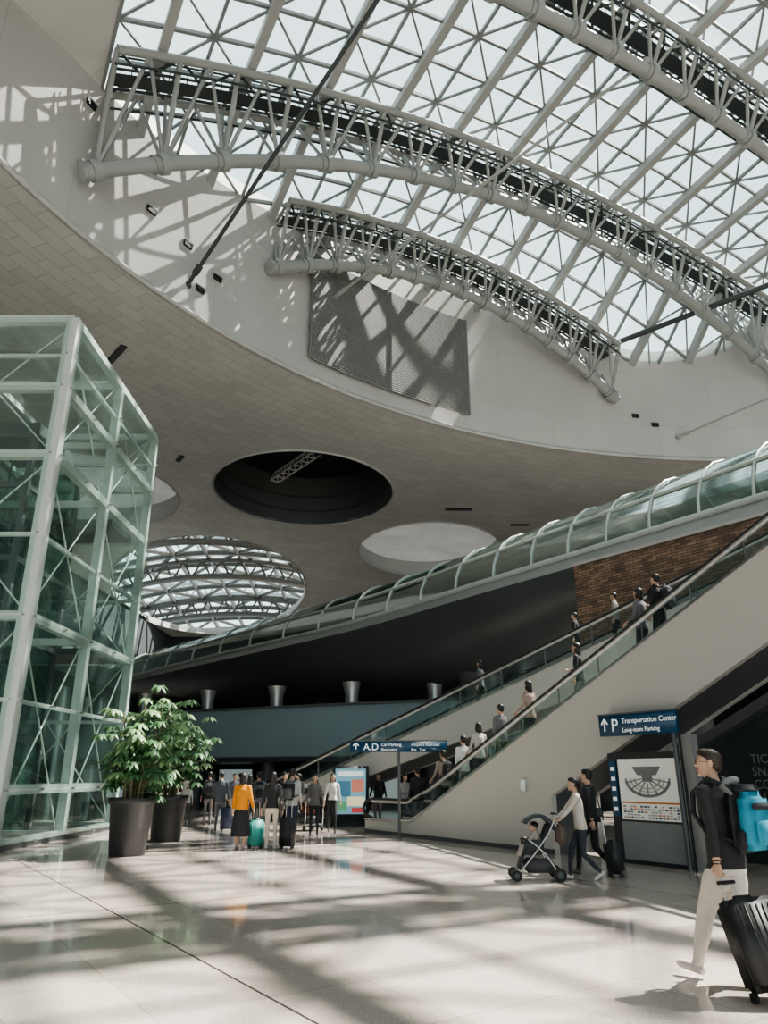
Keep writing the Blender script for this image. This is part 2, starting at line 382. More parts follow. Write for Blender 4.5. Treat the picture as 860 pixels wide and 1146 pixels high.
for p0, p1, r, mt in [((-9.6, 30.2, 24.1), (1.5, 20.2, 33.5), .10, m_steeld), ((-3.4, 37.6, 28.4), (13, 27, 35), .09, m_steel), ((15.2, 47.4, 31), (30, 39.5, 33.4), .2, m_steeld), ((20.9, 47.6, 24.3), (30, 41, 26.5), .08, m_steel)]:
    b = MB(); b.tube([p0, p1], r, mt, 8); b.ell(p0, r*2.2, mt); b.ell(p1, r*2.2, mt)
    d = (V(p1)-V(p0)); b.tube([V(p0)+d*.04, V(p0)+d*.07], r*1.7, mt, 8); b.obj('tie_rod')
b = MB(); A0, A1 = math.radians(118.8), math.radians(136.2)
m_louv = M('louvre_grey', (.27, .275, .265), .6); m_louvb = M('louvre_back', (.20, .205, .20), .7)
def rp(a, z, off=.25): return V((RC[0]+(RA-off)*math.cos(a), RC[1]+(RB-off)*math.sin(a), z))
N = 16
for i in range(N):
    a, c = A0+(A1-A0)*i/N, A0+(A1-A0)*(i+1)/N
    b.add([rp(a, 23.7), rp(c, 23.7), rp(c, 30.8), rp(a, 30.8)], [(0, 1, 2, 3)], m_louvb)
for k in range(52):
    z = 23.75+k*.138
    for i in range(N):
        a, c = A0+(A1-A0)*i/N, A0+(A1-A0)*(i+1)/N; b.beam(rp(a, z, .30), rp(c, z, .30), .07, .08, m_louv)
for a in (A0, (A0+A1)/2, A1): b.beam(rp(a, 23.7, .34), rp(a, 30.8, .34), .12, .12, m_louvb)
b.obj('louvre_panel')

# ------------------------------------------------------------------ escalator
def E(s, o, z=0): return V((.6+.535*s+.845*o, 22.6-.845*s+.535*o, z))
ev = V((.535, -.845, 0)); nv = V((.845, .535, 0))
inc = lambda s: .445*max(0, s-.3)
rail = lambda s: .95+inc(s); ptop = lambda s: .40+inc(s)
S1 = 17.
b = MB()
for o in (0., 1.4):
    b.prism([E(-2.2, o, 0), E(-2.2, o, .34), E(.3, o, .40), E(5.85, o, ptop(5.85)), E(5.85, o, 0)], nv*.15, m_beige)
    b.prism([E(5.85, o, 1.2), E(5.85, o, ptop(5.85)), E(S1, o, ptop(S1)), E(S1, o, 6.44)], nv*.15, m_beige)
    b.prism([E(-2.2, o-.012, 0), E(-2.2, o-.012, .1), E(5.85, o-.012, .1), E(5.85, o-.012, 0)], nv*.02, m_dark2)
    b.beam(E(-2.2, o+.07, .38), E(.3, o+.07, .43), .2, .05, m_chrome); b.beam(E(.3, o+.07, .43), E(S1, o+.07, ptop(S1)+.03), .2, .05, m_chrome)
    b.add([E(-2.0, o+.07, .38), E(.3, o+.07, .4), E(.3, o+.07, .95), E(-2.0, o+.07, .92)], [(0, 1, 2, 3)], g_bal)
    b.add([E(.3, o+.07, .4), E(S1, o+.07, ptop(S1)), E(S1, o+.07, rail(S1)), E(.3, o+.07, .95)], [(0, 1, 2, 3)], g_bal)
    b.tube([E(-1.9, o+.07, .42), E(-2.3, o+.07, .50), E(-2.42, o+.07, .68), E(-2.3, o+.07, .86), E(-1.9, o+.07, .95), E(0, o+.07, .95), E(.5, o+.07, 1.0), E(1.2, o+.07, rail(1.2)), E(S1, o+.07, rail(S1))], .045, m_rubber, 8)
    b.tube([E(-1.9, o+.07, .90), E(0, o+.07, .90), E(1.2, o+.07, rail(1.2)-.06), E(S1, o+.07, rail(S1)-.06)], .05, m_alu, 8)
    for k in range(1, 14): s_ = k*1.25; b.beam(E(s_, o+.07, ptop(s_)), E(s_, o+.07, rail(s_)-.04), .03, .02, m_dark2)
b.prism([E(5.85, .15, 1.22), E(5.85, 1.4, 1.22), E(S1, 1.4, 6.46), E(S1, .15, 6.46)], (0, 0, .12), m_dark2)
b.prism([E(5.85, .15, 0), E(5.85, 1.4, 0), E(5.85, 1.4, 1.3), E(5.85, .15, 1.3)], ev*-.1, m_dark2)
b.prism([E(-2.2, .15, .0), E(-2.2, 1.4, .0), E(.3, 1.4, .0), E(.3, .15, .0)], (0, 0, .06), m_alu)
s_ = .3
while s_ < S1-.4:
    z = inc(s_+.2)+.05
    b.prism([E(s_, .16, z-.22), E(s_, 1.39, z-.22), E(s_+.41, 1.39, z-.22), E(s_+.41, .16, z-.22)], (0, 0, .22), m_dark2)
    b.beam(E(s_+.02, .16, z), E(s_+.02, 1.39, z), .03, .012, m_alu); s_ += .4
b.box(E(5.0, -.05, 1.4), (.16, .1, .26), m_white, Matrix.Rotation(math.atan2(-.845, .535), 3, 'Z'), .01)
b.obj('escalator')

b = MB()
b.prism([E(5.85, 2.0, 0), E(20, 2.0, 0), E(20, 2.0, 7.2), E(16.8, 2.0, 6.3), E(5.85, 2.0, 1.15)], nv*.1, m_dark)
mt = Matrix(((.535, 0, -.845, 0), (-.845, 0, -.535, 0), (0, 1, 0, 0), (0, 0, 0, 1)))
b.text('TICKETING\nSNACK BAR\nCONDITION\nAUDITORIUM', .24, Matrix.Translation(E(9.5, 1.97, 1.85)) @ mt, M('lettering_grey', (.24, .245, .24), .5))
b.prism([E(8.4, 1.6, 2.05), E(8.4, 1.9, 2.05), E(14, 1.9, 4.6), E(14, 1.6, 4.6)], (0, 0, .22), m_dark2)
b.obj('wall_recess')

b = MB(); DS = .14
def K(s, o, z=0): return E(s+DS, o, z)
b.prism([K(7.45, -.02, 0), K(9.25, -.02, 0), K(9.25, -.02, 2.05), K(7.45, -.02, 2.05)], nv*.16, m_dark)
b.prism([K(7.72, -.05, .8), K(9.12, -.05, .8), K(9.12, -.05, 1.93), K(7.72, -.05, 1.93)], nv*.03, M('poster_white', (.62, .62, .58), .5, 0, .04, emit=.2))
b.prism([K(7.68, -.045, .08), K(9.2, -.045, .08), K(9.2, -.045, .76), K(7.68, -.045, .76)], nv*.03, M('kiosk_grey', (.22, .24, .24), .5))
b.prism([K(7.5, -.06, .85), K(7.66, -.06, .85), K(7.66, -.06, 1.9), K(7.5, -.06, 1.9)], nv*.03, m_blue)
for k in range(5): b.prism([K(7.53, -.065, .95+k*.19), K(7.63, -.065, .95+k*.19), K(7.63, -.065, 1.02+k*.19), K(7.53, -.065, 1.02+k*.19)], nv*.01, m_ink)
m_pr = M('print_grey', (.20, .20, .20), .6); m_pr2 = M('print_light', (.42, .41, .38), .6)
def kp(x, z): return K(8.42+x, -.062, z)
fan = [(-.34, 1.78), (.34, 1.78), (.22, 1.62), (-.22, 1.62)]
b.prism([kp(*q) for q in fan], nv*.01, m_pr)
for i in range(18):
    t0_, t1_ = math.pi*(1+i/18), math.pi*(1+(i+1)/18)
    for r, w_, mm in ((.52, .05, m_pr), (.40, .02, m_pr2), (.30, .03, m_pr2)):
        b.beam(kp(r*math.cos(t0_), 1.56+.62*r*math.sin(t0_)), kp(r*math.cos(t1_), 1.56+.62*r*math.sin(t1_)), .02, w_, mm)
for i in range(7):
    t = math.pi*(1+(i+.5)/7); b.beam(kp(.14*math.cos(t), 1.57+.62*.14*math.sin(t)), kp(.50*math.cos(t), 1.56+.62*.5*math.sin(t)), .02, .018, m_pr)
b.prism([kp(-.12, 1.50), kp(.12, 1.50), kp(.12, 1.62), kp(-.12, 1.62)], nv*.012, m_pr)
b.prism([K(7.75, -.063, 1.10), K(9.1, -.063, 1.10), K(9.1, -.063, 1.13), K(7.75, -.063, 1.13)], nv*.01, M('orange_print', (.6, .2, .04), .5))
for r in range(5):
    for c in range(16):
        if random.random() < .8: s_ = 7.78+c*.083; z = .83+r*.05; b.prism([K(s_, -.063, z), K(s_+.055, -.063, z), K(s_+.055, -.063, z+.028), K(s_, -.063, z+.028)], nv*.01, random.choice([m_pr, m_pr2, m_pr2, m_blue, _mc['orange_print']]))
b.prism([K(9.28, -.12, 0), K(9.56, -.12, 0), K(9.56, -.12, 2.34), K(9.28, -.12, 2.34)], nv*.2, m_alu)
b.prism([K(9.3, -.13, 0), K(9.36, -.13, 0), K(9.36, -.13, 2.34), K(9.3, -.13, 2.34)], nv*.02, m_dark)
b.obj('information_kiosk')
def sign(name, c, w, h, th, xdir, txts, posts):
    b = MB(); xd = V(xdir).normalized(); nd = xd.cross(V((0, 0, 1))); c = V(c)
    mt = Matrix(((xd.x, 0, nd.x, 0), (xd.y, 0, nd.y, 0), (0, 1, 0, 0), (0, 0, 0, 1)))
    R = mt.to_3x3()
    b.box(c, (w, h, th), m_blue, R, .01)
    b.box(c+V((0, 0, h/2)), (w+.02, .03, th+.02), m_dark2, R)
    for (tx, x, z, sz) in txts: b.text(tx, sz, Matrix.Translation(c+xd*x+V((0, 0, z))+nd*(th/2+.004)) @ mt, m_ink)
    for (x, z0, z1) in posts: b.tube([c+xd*x+V((0, 0, z0-c.z)), c+xd*x+V((0, 0, z1-c.z))], .04, m_dark2, 10)
    a = c+xd*(-w/2+.16)+nd*(th/2+.006)
    b.beam(a+V((0, 0, -h*.28)), a+V((0, 0, h*.28)), .03, .008, m_ink, nd)
    b.beam(a+V((0, 0, h*.3)), a+V((0, 0, h*.05))-xd*.08, .03, .008, m_ink, nd); b.beam(a+V((0, 0, h*.3)), a+V((0, 0, h*.05))+xd*.08, .03, .008, m_ink, nd)
    return b.obj(name)
sign('direction_sign', E(8.62, -.25, 2.58), 1.85, .42, .12, ev, [('P', -.60, -.13, .36), ('Transportation Center', -.32, .02, .14), ('Long-term Parking', -.32, -.15, .12)], [(.82, 0, 2.4)])
sign('direction_sign', (.42, 22.0, 2.40), 2.75, .3, .12, (1, 0, 0), [('A,D', -1.0, -.1, .26), ('Car Parking', -.5, .01, .12), ('Short-term', -.5, -.12, .10), ('Airport Railroad', .35, .01, .12), ('Bus   Taxi', .35, -.12, .10)], [(.0, 0, 2.3)])

# ------------------------------------------------------------------ inclined walkway
A = V((-3.6, 30, 1.8)); B = V((10.4, 19, 7.8)); d = (B-A); B2 = A+d*1.06; A2 = A-d*.10
h = V((d.x, d.y, 0)).normalized(); w = V((-h.y, h.x, 0))
if w.dot(V((0, 1, 0))) < 0: w = -w
b = MB(); up = lambda z: V((0, 0, z))
for o in (0, 1.8):
    q = w*o
    b.prism([A2+q+up(-1.0), B2+q+up(-1.0), B2+q+up(-2.3), A2+q+up(-1.2)], w*.15, m_beige)
    b.prism([A2+q+up(-.75), B2+q+up(-.75), B2+q+up(-1.0), A2+q+up(-1.0)], w*.15, m_beige)
    b.add([A2+q+w*.07+up(-.75), B2+q+w*.07+up(-.75), B2+q+w*.07, A2+q+w*.07], [(0, 1, 2, 3)], g_bal)
    b.tube([A2+q+w*.07+up(-.5), A2+q+w*.07-h*.25+up(-.25), A2+q+w*.07, B2+q+w*.07], .05, m_rubber, 8)
    b.tube([A2+q+w*.07+up(-.07), B2+q+w*.07+up(-.07)], .045, m_alu, 8)
    b.beam(A2+q+w*.07+up(-.73), B2+q+w*.07+up(-.73), .18, .05, m_chrome)
    for k in range(1, 13): p = A2.lerp(B2, k/13)+q+w*.07; b.beam(p+up(-.75), p+up(-.03), .04, .03, m_dark2)
b.prism([A2+w*.15+up(-1.15), B2+w*.15+up(-1.15), B2+w*1.8+up(-1.15), A2+w*1.8+up(-1.15)], up(.12), m_dark2)
b.prism([A2+w*.15+up(-1.18), B2+w*.15+up(-2.28), B2+w*1.8+up(-2.28), A2+w*1.8+up(-1.18)], up(.06), m_dark2)
for k in range(44):
    p = A2.lerp(B2, (k+.5)/44); b.prism([p+w*.16+up(-1.05)-h*.18, p+w*1.79+up(-1.05)-h*.18, p+w*1.79+up(-1.05)+h*.18, p+w*.16+up(-1.05)+h*.18], up(.08), m_dark)
b.obj('inclined_walkway')
b = MB()
for k in (.55, .85):
    p = A.lerp(B, k)+w*.95; zt_ = p.z-1.15-1.15*(k*.95+.05)
    b.tube([V((p.x, p.y, 0)), V((p.x, p.y, zt_))], .28, m_dark2, 12); b.tube([V((p.x, p.y, 0)), V((p.x, p.y, .12))], .4, m_dark2, 12)
b.obj('walkway_column')

# ------------------------------------------------------------------ sky bridge
path = [(24, 7.5, 2.3), (20, 13, 2.3), (15.5, 19.3, 2.3), (11.2, 25.5, 2.5), (6.7, 32, 3.3), (.2, 41.4, 3.9), (-9.6, 52.8, 3.7), (-20.5, 65.5, 1.6), (-30, 76, 1.3)]
pp = cat(path, 8); ZT = 9.5; n = len(pp)
b = MB()
def frame(i):
    a = pp[max(i-1, 0)]; c = pp[min(i+1, len(pp)-1)]; t = V((c[0]-a[0], c[1]-a[1], 0)).normalized(); return V((pp[i][0], pp[i][1], ZT)), V((t.y, -t.x, 0)), pp[i][2], t
def tp(i, ang, r=0):
    c, nn, dep, t = frame(i); ca, sa = math.cos(ang), math.sin(ang); k = 1.12-.22*i/n
    if sa >= -1e-6: return c+nn*(2.45*k+r)*ca+V((0, 0, (2.35*k+r)*sa))
    return c+nn*(2.75+r)*(abs(ca)**.8*(1 if ca > 0 else -1))+V((0, 0, -.55+(dep-.55+r)*sa))
G = [math.pi*k/12 for k in range(13)]; Bq = [math.pi+.001+(math.pi-.002)*k/14 for k in range(15)]
b.add([tp(i, a) for i in range(n) for a in G], [(i*13+k, i*13+k+1, (i+1)*13+k+1, (i+1)*13+k) for i in range(n-1) for k in range(12)], g_tube, True)
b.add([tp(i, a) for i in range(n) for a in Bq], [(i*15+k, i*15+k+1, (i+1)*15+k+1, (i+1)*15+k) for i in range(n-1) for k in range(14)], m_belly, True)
for a0, a1 in ((0, Bq[-1]), (math.pi, Bq[0])):
    b.add([q for i in range(n) for q in (tp(i, a0), tp(i, a1))], [(i*2, i*2+1, i*2+3, i*2+2) for i in range(n-1)], m_band, True)
b.add([tp(i, a) for i in range(n) for a in (0, math.pi)], [(i*2, i*2+1, i*2+3, i*2+2) for i in range(n-1)], m_beige)
for i in range(0, n, 2): b.tube([tp(i, a, .03) for a in G], .055, m_ribs, 5)
for a, r in ((0, .12), (math.radians(33), .07), (math.radians(90), .08), (math.radians(147), .07), (math.pi, .12)):
    b.tube([tp(i, a, .03) for i in range(n)], r, m_ribs, 6)
for sgn in (-1, 1):
    b.tube([frame(i)[0]+frame(i)[1]*1.9*sgn+up(1.0) for i in range(n)], .05, m_dark2, 5)
b.obj('glass_sky_bridge')
b = MB(); q0 = V((7.1, 26.3, 0)); q1 = V((11.75, 20.1, 0)); L_ = (q1-q0).length
b.box((L_/2, 0, 0), (L_, .4, 3.3), m_brick)
b.box((L_/2, -.03, 1.67), (L_, .5, .1), m_beige)
ang = math.atan2(q1.y-q0.y, q1.x-q0.x); b.obj('wall_brick', Matrix.Translation(q0+up(7.2)) @ Matrix.Rotation(ang, 4, 'Z'))
b = MB()
for i in (18, 27, 35, 43):
    c, nn, dep, t = frame(i); zt_ = ZT-dep+.3
    b.tube([(c.x, c.y, 0), (c.x, c.y, zt_*.8), (c.x, c.y, zt_)], [.7, .7, 1.2], m_dark2, 16)
b.obj('bridge_pier')

# ------------------------------------------------------------------ mezzanine
b = MB(); P1 = V((-30, 50.8, 0)); P2 = V((9, 32.5, 0)); dd = (P2-P1).normalized(); ww = V((-dd.y, dd.x, 0))
def mz(u, o, z): return P1+dd*u+ww*o+up(z)
Lm = (P2-P1).length
b.prism([mz(0, 0, 2.5), mz(Lm, 0, 2.5), mz(Lm, 0, 4.9), mz(0, 0, 4.9)], ww*.4, m_bluegrey)
b.prism([mz(0, -.1, 4.9), mz(Lm, -.1, 4.9), mz(Lm, .5, 4.9), mz(0, .5, 4.9)], up(.12), m_dark2)
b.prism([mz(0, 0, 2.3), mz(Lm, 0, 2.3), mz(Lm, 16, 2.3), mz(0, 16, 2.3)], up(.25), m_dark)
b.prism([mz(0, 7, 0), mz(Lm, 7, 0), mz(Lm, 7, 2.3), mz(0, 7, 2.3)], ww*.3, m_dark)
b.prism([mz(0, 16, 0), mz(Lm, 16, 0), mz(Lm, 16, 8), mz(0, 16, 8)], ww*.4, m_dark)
for k in range(9):
    u_ = 3+k*4.6; b.tube([mz(u_, 1.5, 2.5), mz(u_, 1.5, 5.6), mz(u_, 1.5, 6.2)], [.35, .35, .5], m_alu, 12); b.tube([mz(u_, 1.0, 0), mz(u_, 1.0, 2.5)], .35, m_dark2, 12)
for k in range(12):
    u_ = 2+k*3.3; b.prism([mz(u_, 6.9, .3), mz(u_+2.4, 6.9, .3), mz(u_+2.4, 6.9, 2.0), mz(u_, 6.9, 2.0)], ww*.05, random.choice([m_dark2, M('shop_light', (.35, .42, .42), .5, emit=.5), m_dark2, m_bluegrey]))
b.obj('mezzanine')
b = MB(); b.prism([(-33.9, 30, 6.6), (-18, 30, 6.6), (-18, 52, 6.6), (-33.9, 52, 6.6)], (0, 0, .5), m_dark); b.prism([(-18.3, 30, 7.1), (-18, 30, 7.1), (-18, 52, 7.1), (-18.3, 52, 7.1)], (0, 0, 1.1), m_bluegrey)
b.prism([(-33.9, 51, 0), (-18, 51, 0), (-18, 51, 7), (-33.9, 51, 7)], (0, .3, 0), m_dark)
for y in (31, 38, 45, 51): b.tube([(-19, y, 0), (-19, y, 6.6)], .35, m_alu, 12)
b.obj('balcony')

# ------------------------------------------------------------------ glass lift tower
b = MB(); x0, x1, y0, y1, zt = -8.75, -17.0, 17.9, 25.6, 13.75
xs = [x0, -12.8, x1]; ys = [y0, 21.7, y1]; zs = [.12, 1.3, 3.3, 5.3, 7.4, 9.6, 11.6, 12.6, zt]
for x in xs:
    for y in ys:
        if x == xs[1] and y == ys[1]: continue
        k = .32 if (x == x0 and y == y0) else .24
        b.beam((x, y, 0), (x, y, zt), k, k, m_tower)
for z in zs:
    big = z in (1.3, 5.3, 9.6, zt, 11.6, .12); k = .22 if big else .10
    for y in (y0, y1): b.beam((x0, y, z), (x1, y, z), k, k, m_tower)
    for x in (x0, x1): b.beam((x, y0, z), (x, y1, z), k, k, m_tower)
    if big: b.beam((x0, ys[1], z), (x1, ys[1], z), .14, .2, m_tower); b.beam((xs[1], y0, z), (xs[1], y1, z), .14, .2, m_tower)
Z2 = [.12, 5.3, 9.6, zt]
for za, zb in zip(Z2, Z2[1:]):
    for y in (y0+.1, y1-.1):
        for xa, xb in zip(xs, xs[1:]): b.tube([(xa, y, za), (xb, y, zb)], .025, m_tower, 5); b.tube([(xb, y, za), (xa, y, zb)], .025, m_tower, 5)
    for x in (x0-.1, x1+.1):
        for ya, yb in zip(ys, ys[1:]): b.tube([(x, ya, za), (x, yb, zb)], .025, m_tower, 5); b.tube([(x, yb, za), (x, ya, zb)], .025, m_tower, 5)
o = .22
def quad(p): b.add(p, [(0, 1, 2, 3)], g_tower)
for za, zb in zip(zs, zs[1:]):
    for xa, xb in zip(xs, xs[1:]):
        quad([(xa, y0-o, za+.03), (xb, y0-o, za+.03), (xb, y0-o, zb-.03), (xa, y0-o, zb-.03)])
        quad([(xa, y1+o, za+.03), (xb, y1+o, za+.03), (xb, y1+o, zb-.03), (xa, y1+o, zb-.03)])
        for xx in (xa, xb):
            b.tube([(xx, y0, za), (xx, y0-o, za)], .03, m_chrome, 5)
    for ya, yb in zip(ys, ys[1:]):
        quad([(x0+o, ya+.02, za+.03), (x0+o, yb-.02, za+.03), (x0+o, yb-.02, zb-.03), (x0+o, ya+.02, zb-.03)])
        quad([(x1-o, ya, za), (x1-o, yb, za), (x1-o, yb, zb), (x1-o, ya, zb)])
        for yy in (ya, (ya+yb)/2, yb): b.tube([(x0, yy, za), (x0+o, yy, za)], .03, m_chrome, 5)
quad([(x0, y0, zt+.15), (x1, y0, zt+.15), (x1, y1, zt+.15), (x0, y1, zt+.15)])
for (xa, xb) in ((-10.4, -12.5), (-13.2, -15.6)):
    for x in (xa, xb):
        for y in (20, 23.4): b.beam((x, y, 0), (x, y, 11.2), .16, .16, m_dark2)
    for z in (2.6, 5.3, 7.4, 9.6, 11.2):
        for y in (20, 23.4): b.beam((xa, y, z), (xb, y, z), .12, .16, m_dark2)
        for x in (xa, xb): b.beam((x, 20, z), (x, 23.4, z), .12, .16, m_dark2)
    for (p, q_) in (((xa, 20), (xb, 20)), ((xa, 23.4), (xb, 23.4)), ((xa, 20), (xa, 23.4)), ((xb, 20), (xb, 23.4))):
        b.add([(p[0], p[1], .1), (q_[0], q_[1], .1), (q_[0], q_[1], 11.2), (p[0], p[1], 11.2)], [(0, 1, 2, 3)], g_shaft)
    for k in (.3, .7): b.tube([(xa+(xb-xa)*k, 21.7, 0), (xa+(xb-xa)*k, 21.7, 11.4)], .03, m_black, 5)
    zc = .4 if xa > -11 else 5.4
    b.box(((xa+xb)/2, 21.7, zc+.1), (1.8, 2.6, .2), m_alu); b.box(((xa+xb)/2, 21.7, zc+2.5), (1.8, 2.6, .3), m_dark2)
    for x in (-.85, .85):
        for y in (-1.25, 1.25): b.beam(((xa+xb)/2+x, 21.7+y, zc), ((xa+xb)/2+x, 21.7+y, zc+2.4), .1, .1, m_alu)
    b.box(((xa+xb)/2, 21.7, 11.6), (1.9, 2.6, .4), m_dark2)
for z in (5.3, 9.6): b.box((-13, 24.4, z), (7.8, 2.0, .2), m_dark2)
b.box((-12.9, 21.75, .06), (8.6, 8.2, .12), m_dark2)
b.obj('glass_elevator_tower')

# ------------------------------------------------------------------ plants
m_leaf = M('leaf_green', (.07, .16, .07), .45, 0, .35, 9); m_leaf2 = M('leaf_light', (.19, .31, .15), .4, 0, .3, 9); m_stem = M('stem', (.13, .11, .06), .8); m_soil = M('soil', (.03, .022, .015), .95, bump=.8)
m_pot = M('pot_charcoal', (.028, .03, .032), .45)
def plant(loc, potw, poth, top, rad, seed):
    rnd = random.Random(seed); b = MB(); r = potw/2
    prof = [(r*.74, 0), (r*.78, .03), (r*.95, poth*.88), (r*1.03, poth*.89), (r*1.05, poth), (r*.95, poth), (r*.92, poth*.93), (0.01, poth*.93)]
    sg = 28; vs = []
    for (q, z) in prof: vs += [(q*math.cos(2*math.pi*k/sg), q*math.sin(2*math.pi*k/sg), z) for k in range(sg)]
    b.add(vs, [(j*sg+k, j*sg+(k+1) % sg, (j+1)*sg+(k+1) % sg, (j+1)*sg+k) for j in range(len(prof)-2) for k in range(sg)], m_pot, True)
    b.add([(r*.92*math.cos(2*math.pi*k/sg), r*.92*math.sin(2*math.pi*k/sg), poth*.94) for k in range(sg)], [tuple(range(sg))], m_soil)
    for st in range(8):
        a = st*.8+rnd.random(); sx, sy = .18*math.cos(a), .18*math.sin(a)
        tipr = rad*(.15+.55*rnd.random()); tz = poth+(top-poth)*(.50+.47*rnd.random())
        pts = [V((sx, sy, poth*.9))]
        for k in range(1, 6):
            f = k/5; pts.append(V((sx+(tipr*math.cos(a)-sx)*f**1.5+rnd.uniform(-.04, .04), sy+(tipr*math.sin(a)-sy)*f**1.5, poth+(tz-poth)*f)))
        b.tube(pts, [.035, .03, .026, .022, .018, .012], m_stem, 6)
        for c in range(19):
            f = .12+.88*(c+rnd.random())/19; i = min(4, int(f*5)); base = pts[i].lerp(pts[i+1], f*5-i)
            aa = rnd.random()*6.283; el = rnd.uniform(-.2, .9); ln = rnd.uniform(.25, .55)*rad/.9
            tip = base+V((math.cos(aa)*math.cos(el), math.sin(aa)*math.cos(el), math.sin(el)))*ln
            b.tube([base, (base+tip)/2+up(.04), tip], [.008, .006, .005], m_leaf2, 4, False)
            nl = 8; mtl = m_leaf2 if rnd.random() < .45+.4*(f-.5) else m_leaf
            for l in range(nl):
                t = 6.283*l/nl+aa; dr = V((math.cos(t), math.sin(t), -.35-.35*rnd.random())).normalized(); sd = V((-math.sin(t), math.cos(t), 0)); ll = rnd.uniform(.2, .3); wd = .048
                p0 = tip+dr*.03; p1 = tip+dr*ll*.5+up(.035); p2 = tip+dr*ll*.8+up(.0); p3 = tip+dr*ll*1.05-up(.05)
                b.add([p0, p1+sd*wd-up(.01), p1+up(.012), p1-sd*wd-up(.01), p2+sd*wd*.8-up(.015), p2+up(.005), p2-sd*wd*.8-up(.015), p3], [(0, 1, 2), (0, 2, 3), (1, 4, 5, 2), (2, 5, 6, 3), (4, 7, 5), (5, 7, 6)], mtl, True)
    b.obj('potted_umbrella_plant', Matrix.Translation(loc))
plant((-5.55, 17.5, 0), .98, 1.16, 3.5, 1.05, 1)
plant((-5.75, 21.2, 0), .98, 1.12, 3.95, 1.2, 2)

# ------------------------------------------------------------------ luggage
def suitcase(loc, rot, col, size=(.42, .27, .62), tilt=0., hh=.42):
    b = MB(); mt_ = M('case_%02d%02d%02d' % tuple(int(c*99) for c in col), col, .5); w_, d_, h_ = size; z0 = .06
    b.box((0, 0, z0+h_/2), (w_, d_, h_), mt_, None, .045)
    for k in range(6): b.box((-w_/2+.06+k*(w_-.12)/5, -d_/2-.002, z0+h_/2), (.018, .012, h_*.82), mt_, None, .004); b.box((-w_/2+.06+k*(w_-.12)/5, d_/2+.002, z0+h_/2), (.018, .012, h_*.82), mt_, None, .004)
    b.box((0, 0, z0+h_/2), (w_+.006, .016, h_+.006), m_black, None, .004)
    b.box((0, 0, z0+h_+.015), (.18, .05, .03), m_black, None, .01)
    for sx in (-1, 1):
        for sy in (-1, 1):
            c = V((sx*(w_/2-.05), sy*(d_/2-.05), .03)); b.tube([c-V((.018, 0, 0)), c+V((.018, 0, 0))], .03, m_rubber, 12); b.box(c+V((0, 0, .03)), (.05, .04, .03), m_black)
        b.tube([(sx*.07, d_/2-.04, z0+h_-.05), (sx*.07, d_/2-.04, z0+h_+hh)], .009, m_alu, 8)
    b.tube([(-.09, d_/2-.04, z0+h_+hh), (.09, d_/2-.04, z0+h_+hh)], .016, m_black, 8)
    pv = Matrix.Translation((0, d_/2-.05, .03)); T = pv @ Matrix.Rotation(-tilt, 4, 'X') @ pv.inverted()
    return b.obj('suitcase', Matrix.Translation(loc) @ Matrix.Rotation(rot, 4, 'Z') @ T)

# ------------------------------------------------------------------ people
def cloth(col, r=.85): return M('cloth_%02d_%02d_%02d' % tuple(int(c*99) for c in col), col, r, 0, .18, 14, .15)
SK = (.47, .30, .22)
def skinm(): return M('skin', SK, .5, 0, .05, 8)
def tubev(pts, rad, seg=10, sub=3):
    P = []; R = []
    for i in range(len(pts)-1):
        for k in range(sub):
            f = k/sub; P.append(V(pts[i]).lerp(V(pts[i+1]), f)); R.append(rad[i]*(1-f)+rad[i+1]*f)
    P.append(V(pts[-1])); R.append(rad[-1])
    n = len(P); d0 = (P[1]-P[0]).normalized(); d1 = (P[-1]-P[-2]).normalized()
    P = [P[0]-d0*R[0]*.5]+P+[P[-1]+d1*R[-1]*.5]; R = [R[0]*.6]+R+[R[-1]*.6]; n += 2
    vs = []; fs = []; a = None
    for i, p in enumerate(P):
        d = (P[min(i+1, n-1)]-P[max(i-1, 0)]).normalized()
        a = d.cross(V((1, 0, 0)) if abs(d.x) < .8 else V((0, 1, 0))).normalized() if a is None else (a-d*a.dot(d)).normalized()
        bb = d.cross(a); vs += [p+(a*math.cos(6.28319*k/seg)+bb*math.sin(6.28319*k/seg))*R[i] for k in range(seg)]
    for i in range(n-1): fs += [(i*seg+k, i*seg+(k+1) % seg, (i+1)*seg+(k+1) % seg, (i+1)*seg+k) for k in range(seg)]
    fs += [tuple(range(seg))[::-1], tuple(range((n-1)*seg, n*seg))]; return vs, fs
def loftv(rings, seg=18, sub=3):
    RR = []
    for i in range(len(rings)-1):
        for k in range(sub): f = k/sub; RR.append([a*(1-f)+c*f for a, c in zip(rings[i], rings[i+1])])
    RR.append(rings[-1]); vs = []; fs = []; n = len(RR)
    for (cx, cy, z, rx, ry) in RR:
        vs += [V((cx+rx*math.cos(6.28319*k/seg), cy+ry*math.sin(6.28319*k/seg), z)) for k in range(seg)]
    for i in range(n-1): fs += [(i*seg+k, i*seg+(k+1) % seg, (i+1)*seg+(k+1) % seg, (i+1)*seg+k) for k in range(seg)]
    fs += [tuple(range(seg))[::-1], tuple(range((n-1)*seg, n*seg))]; return vs, fs
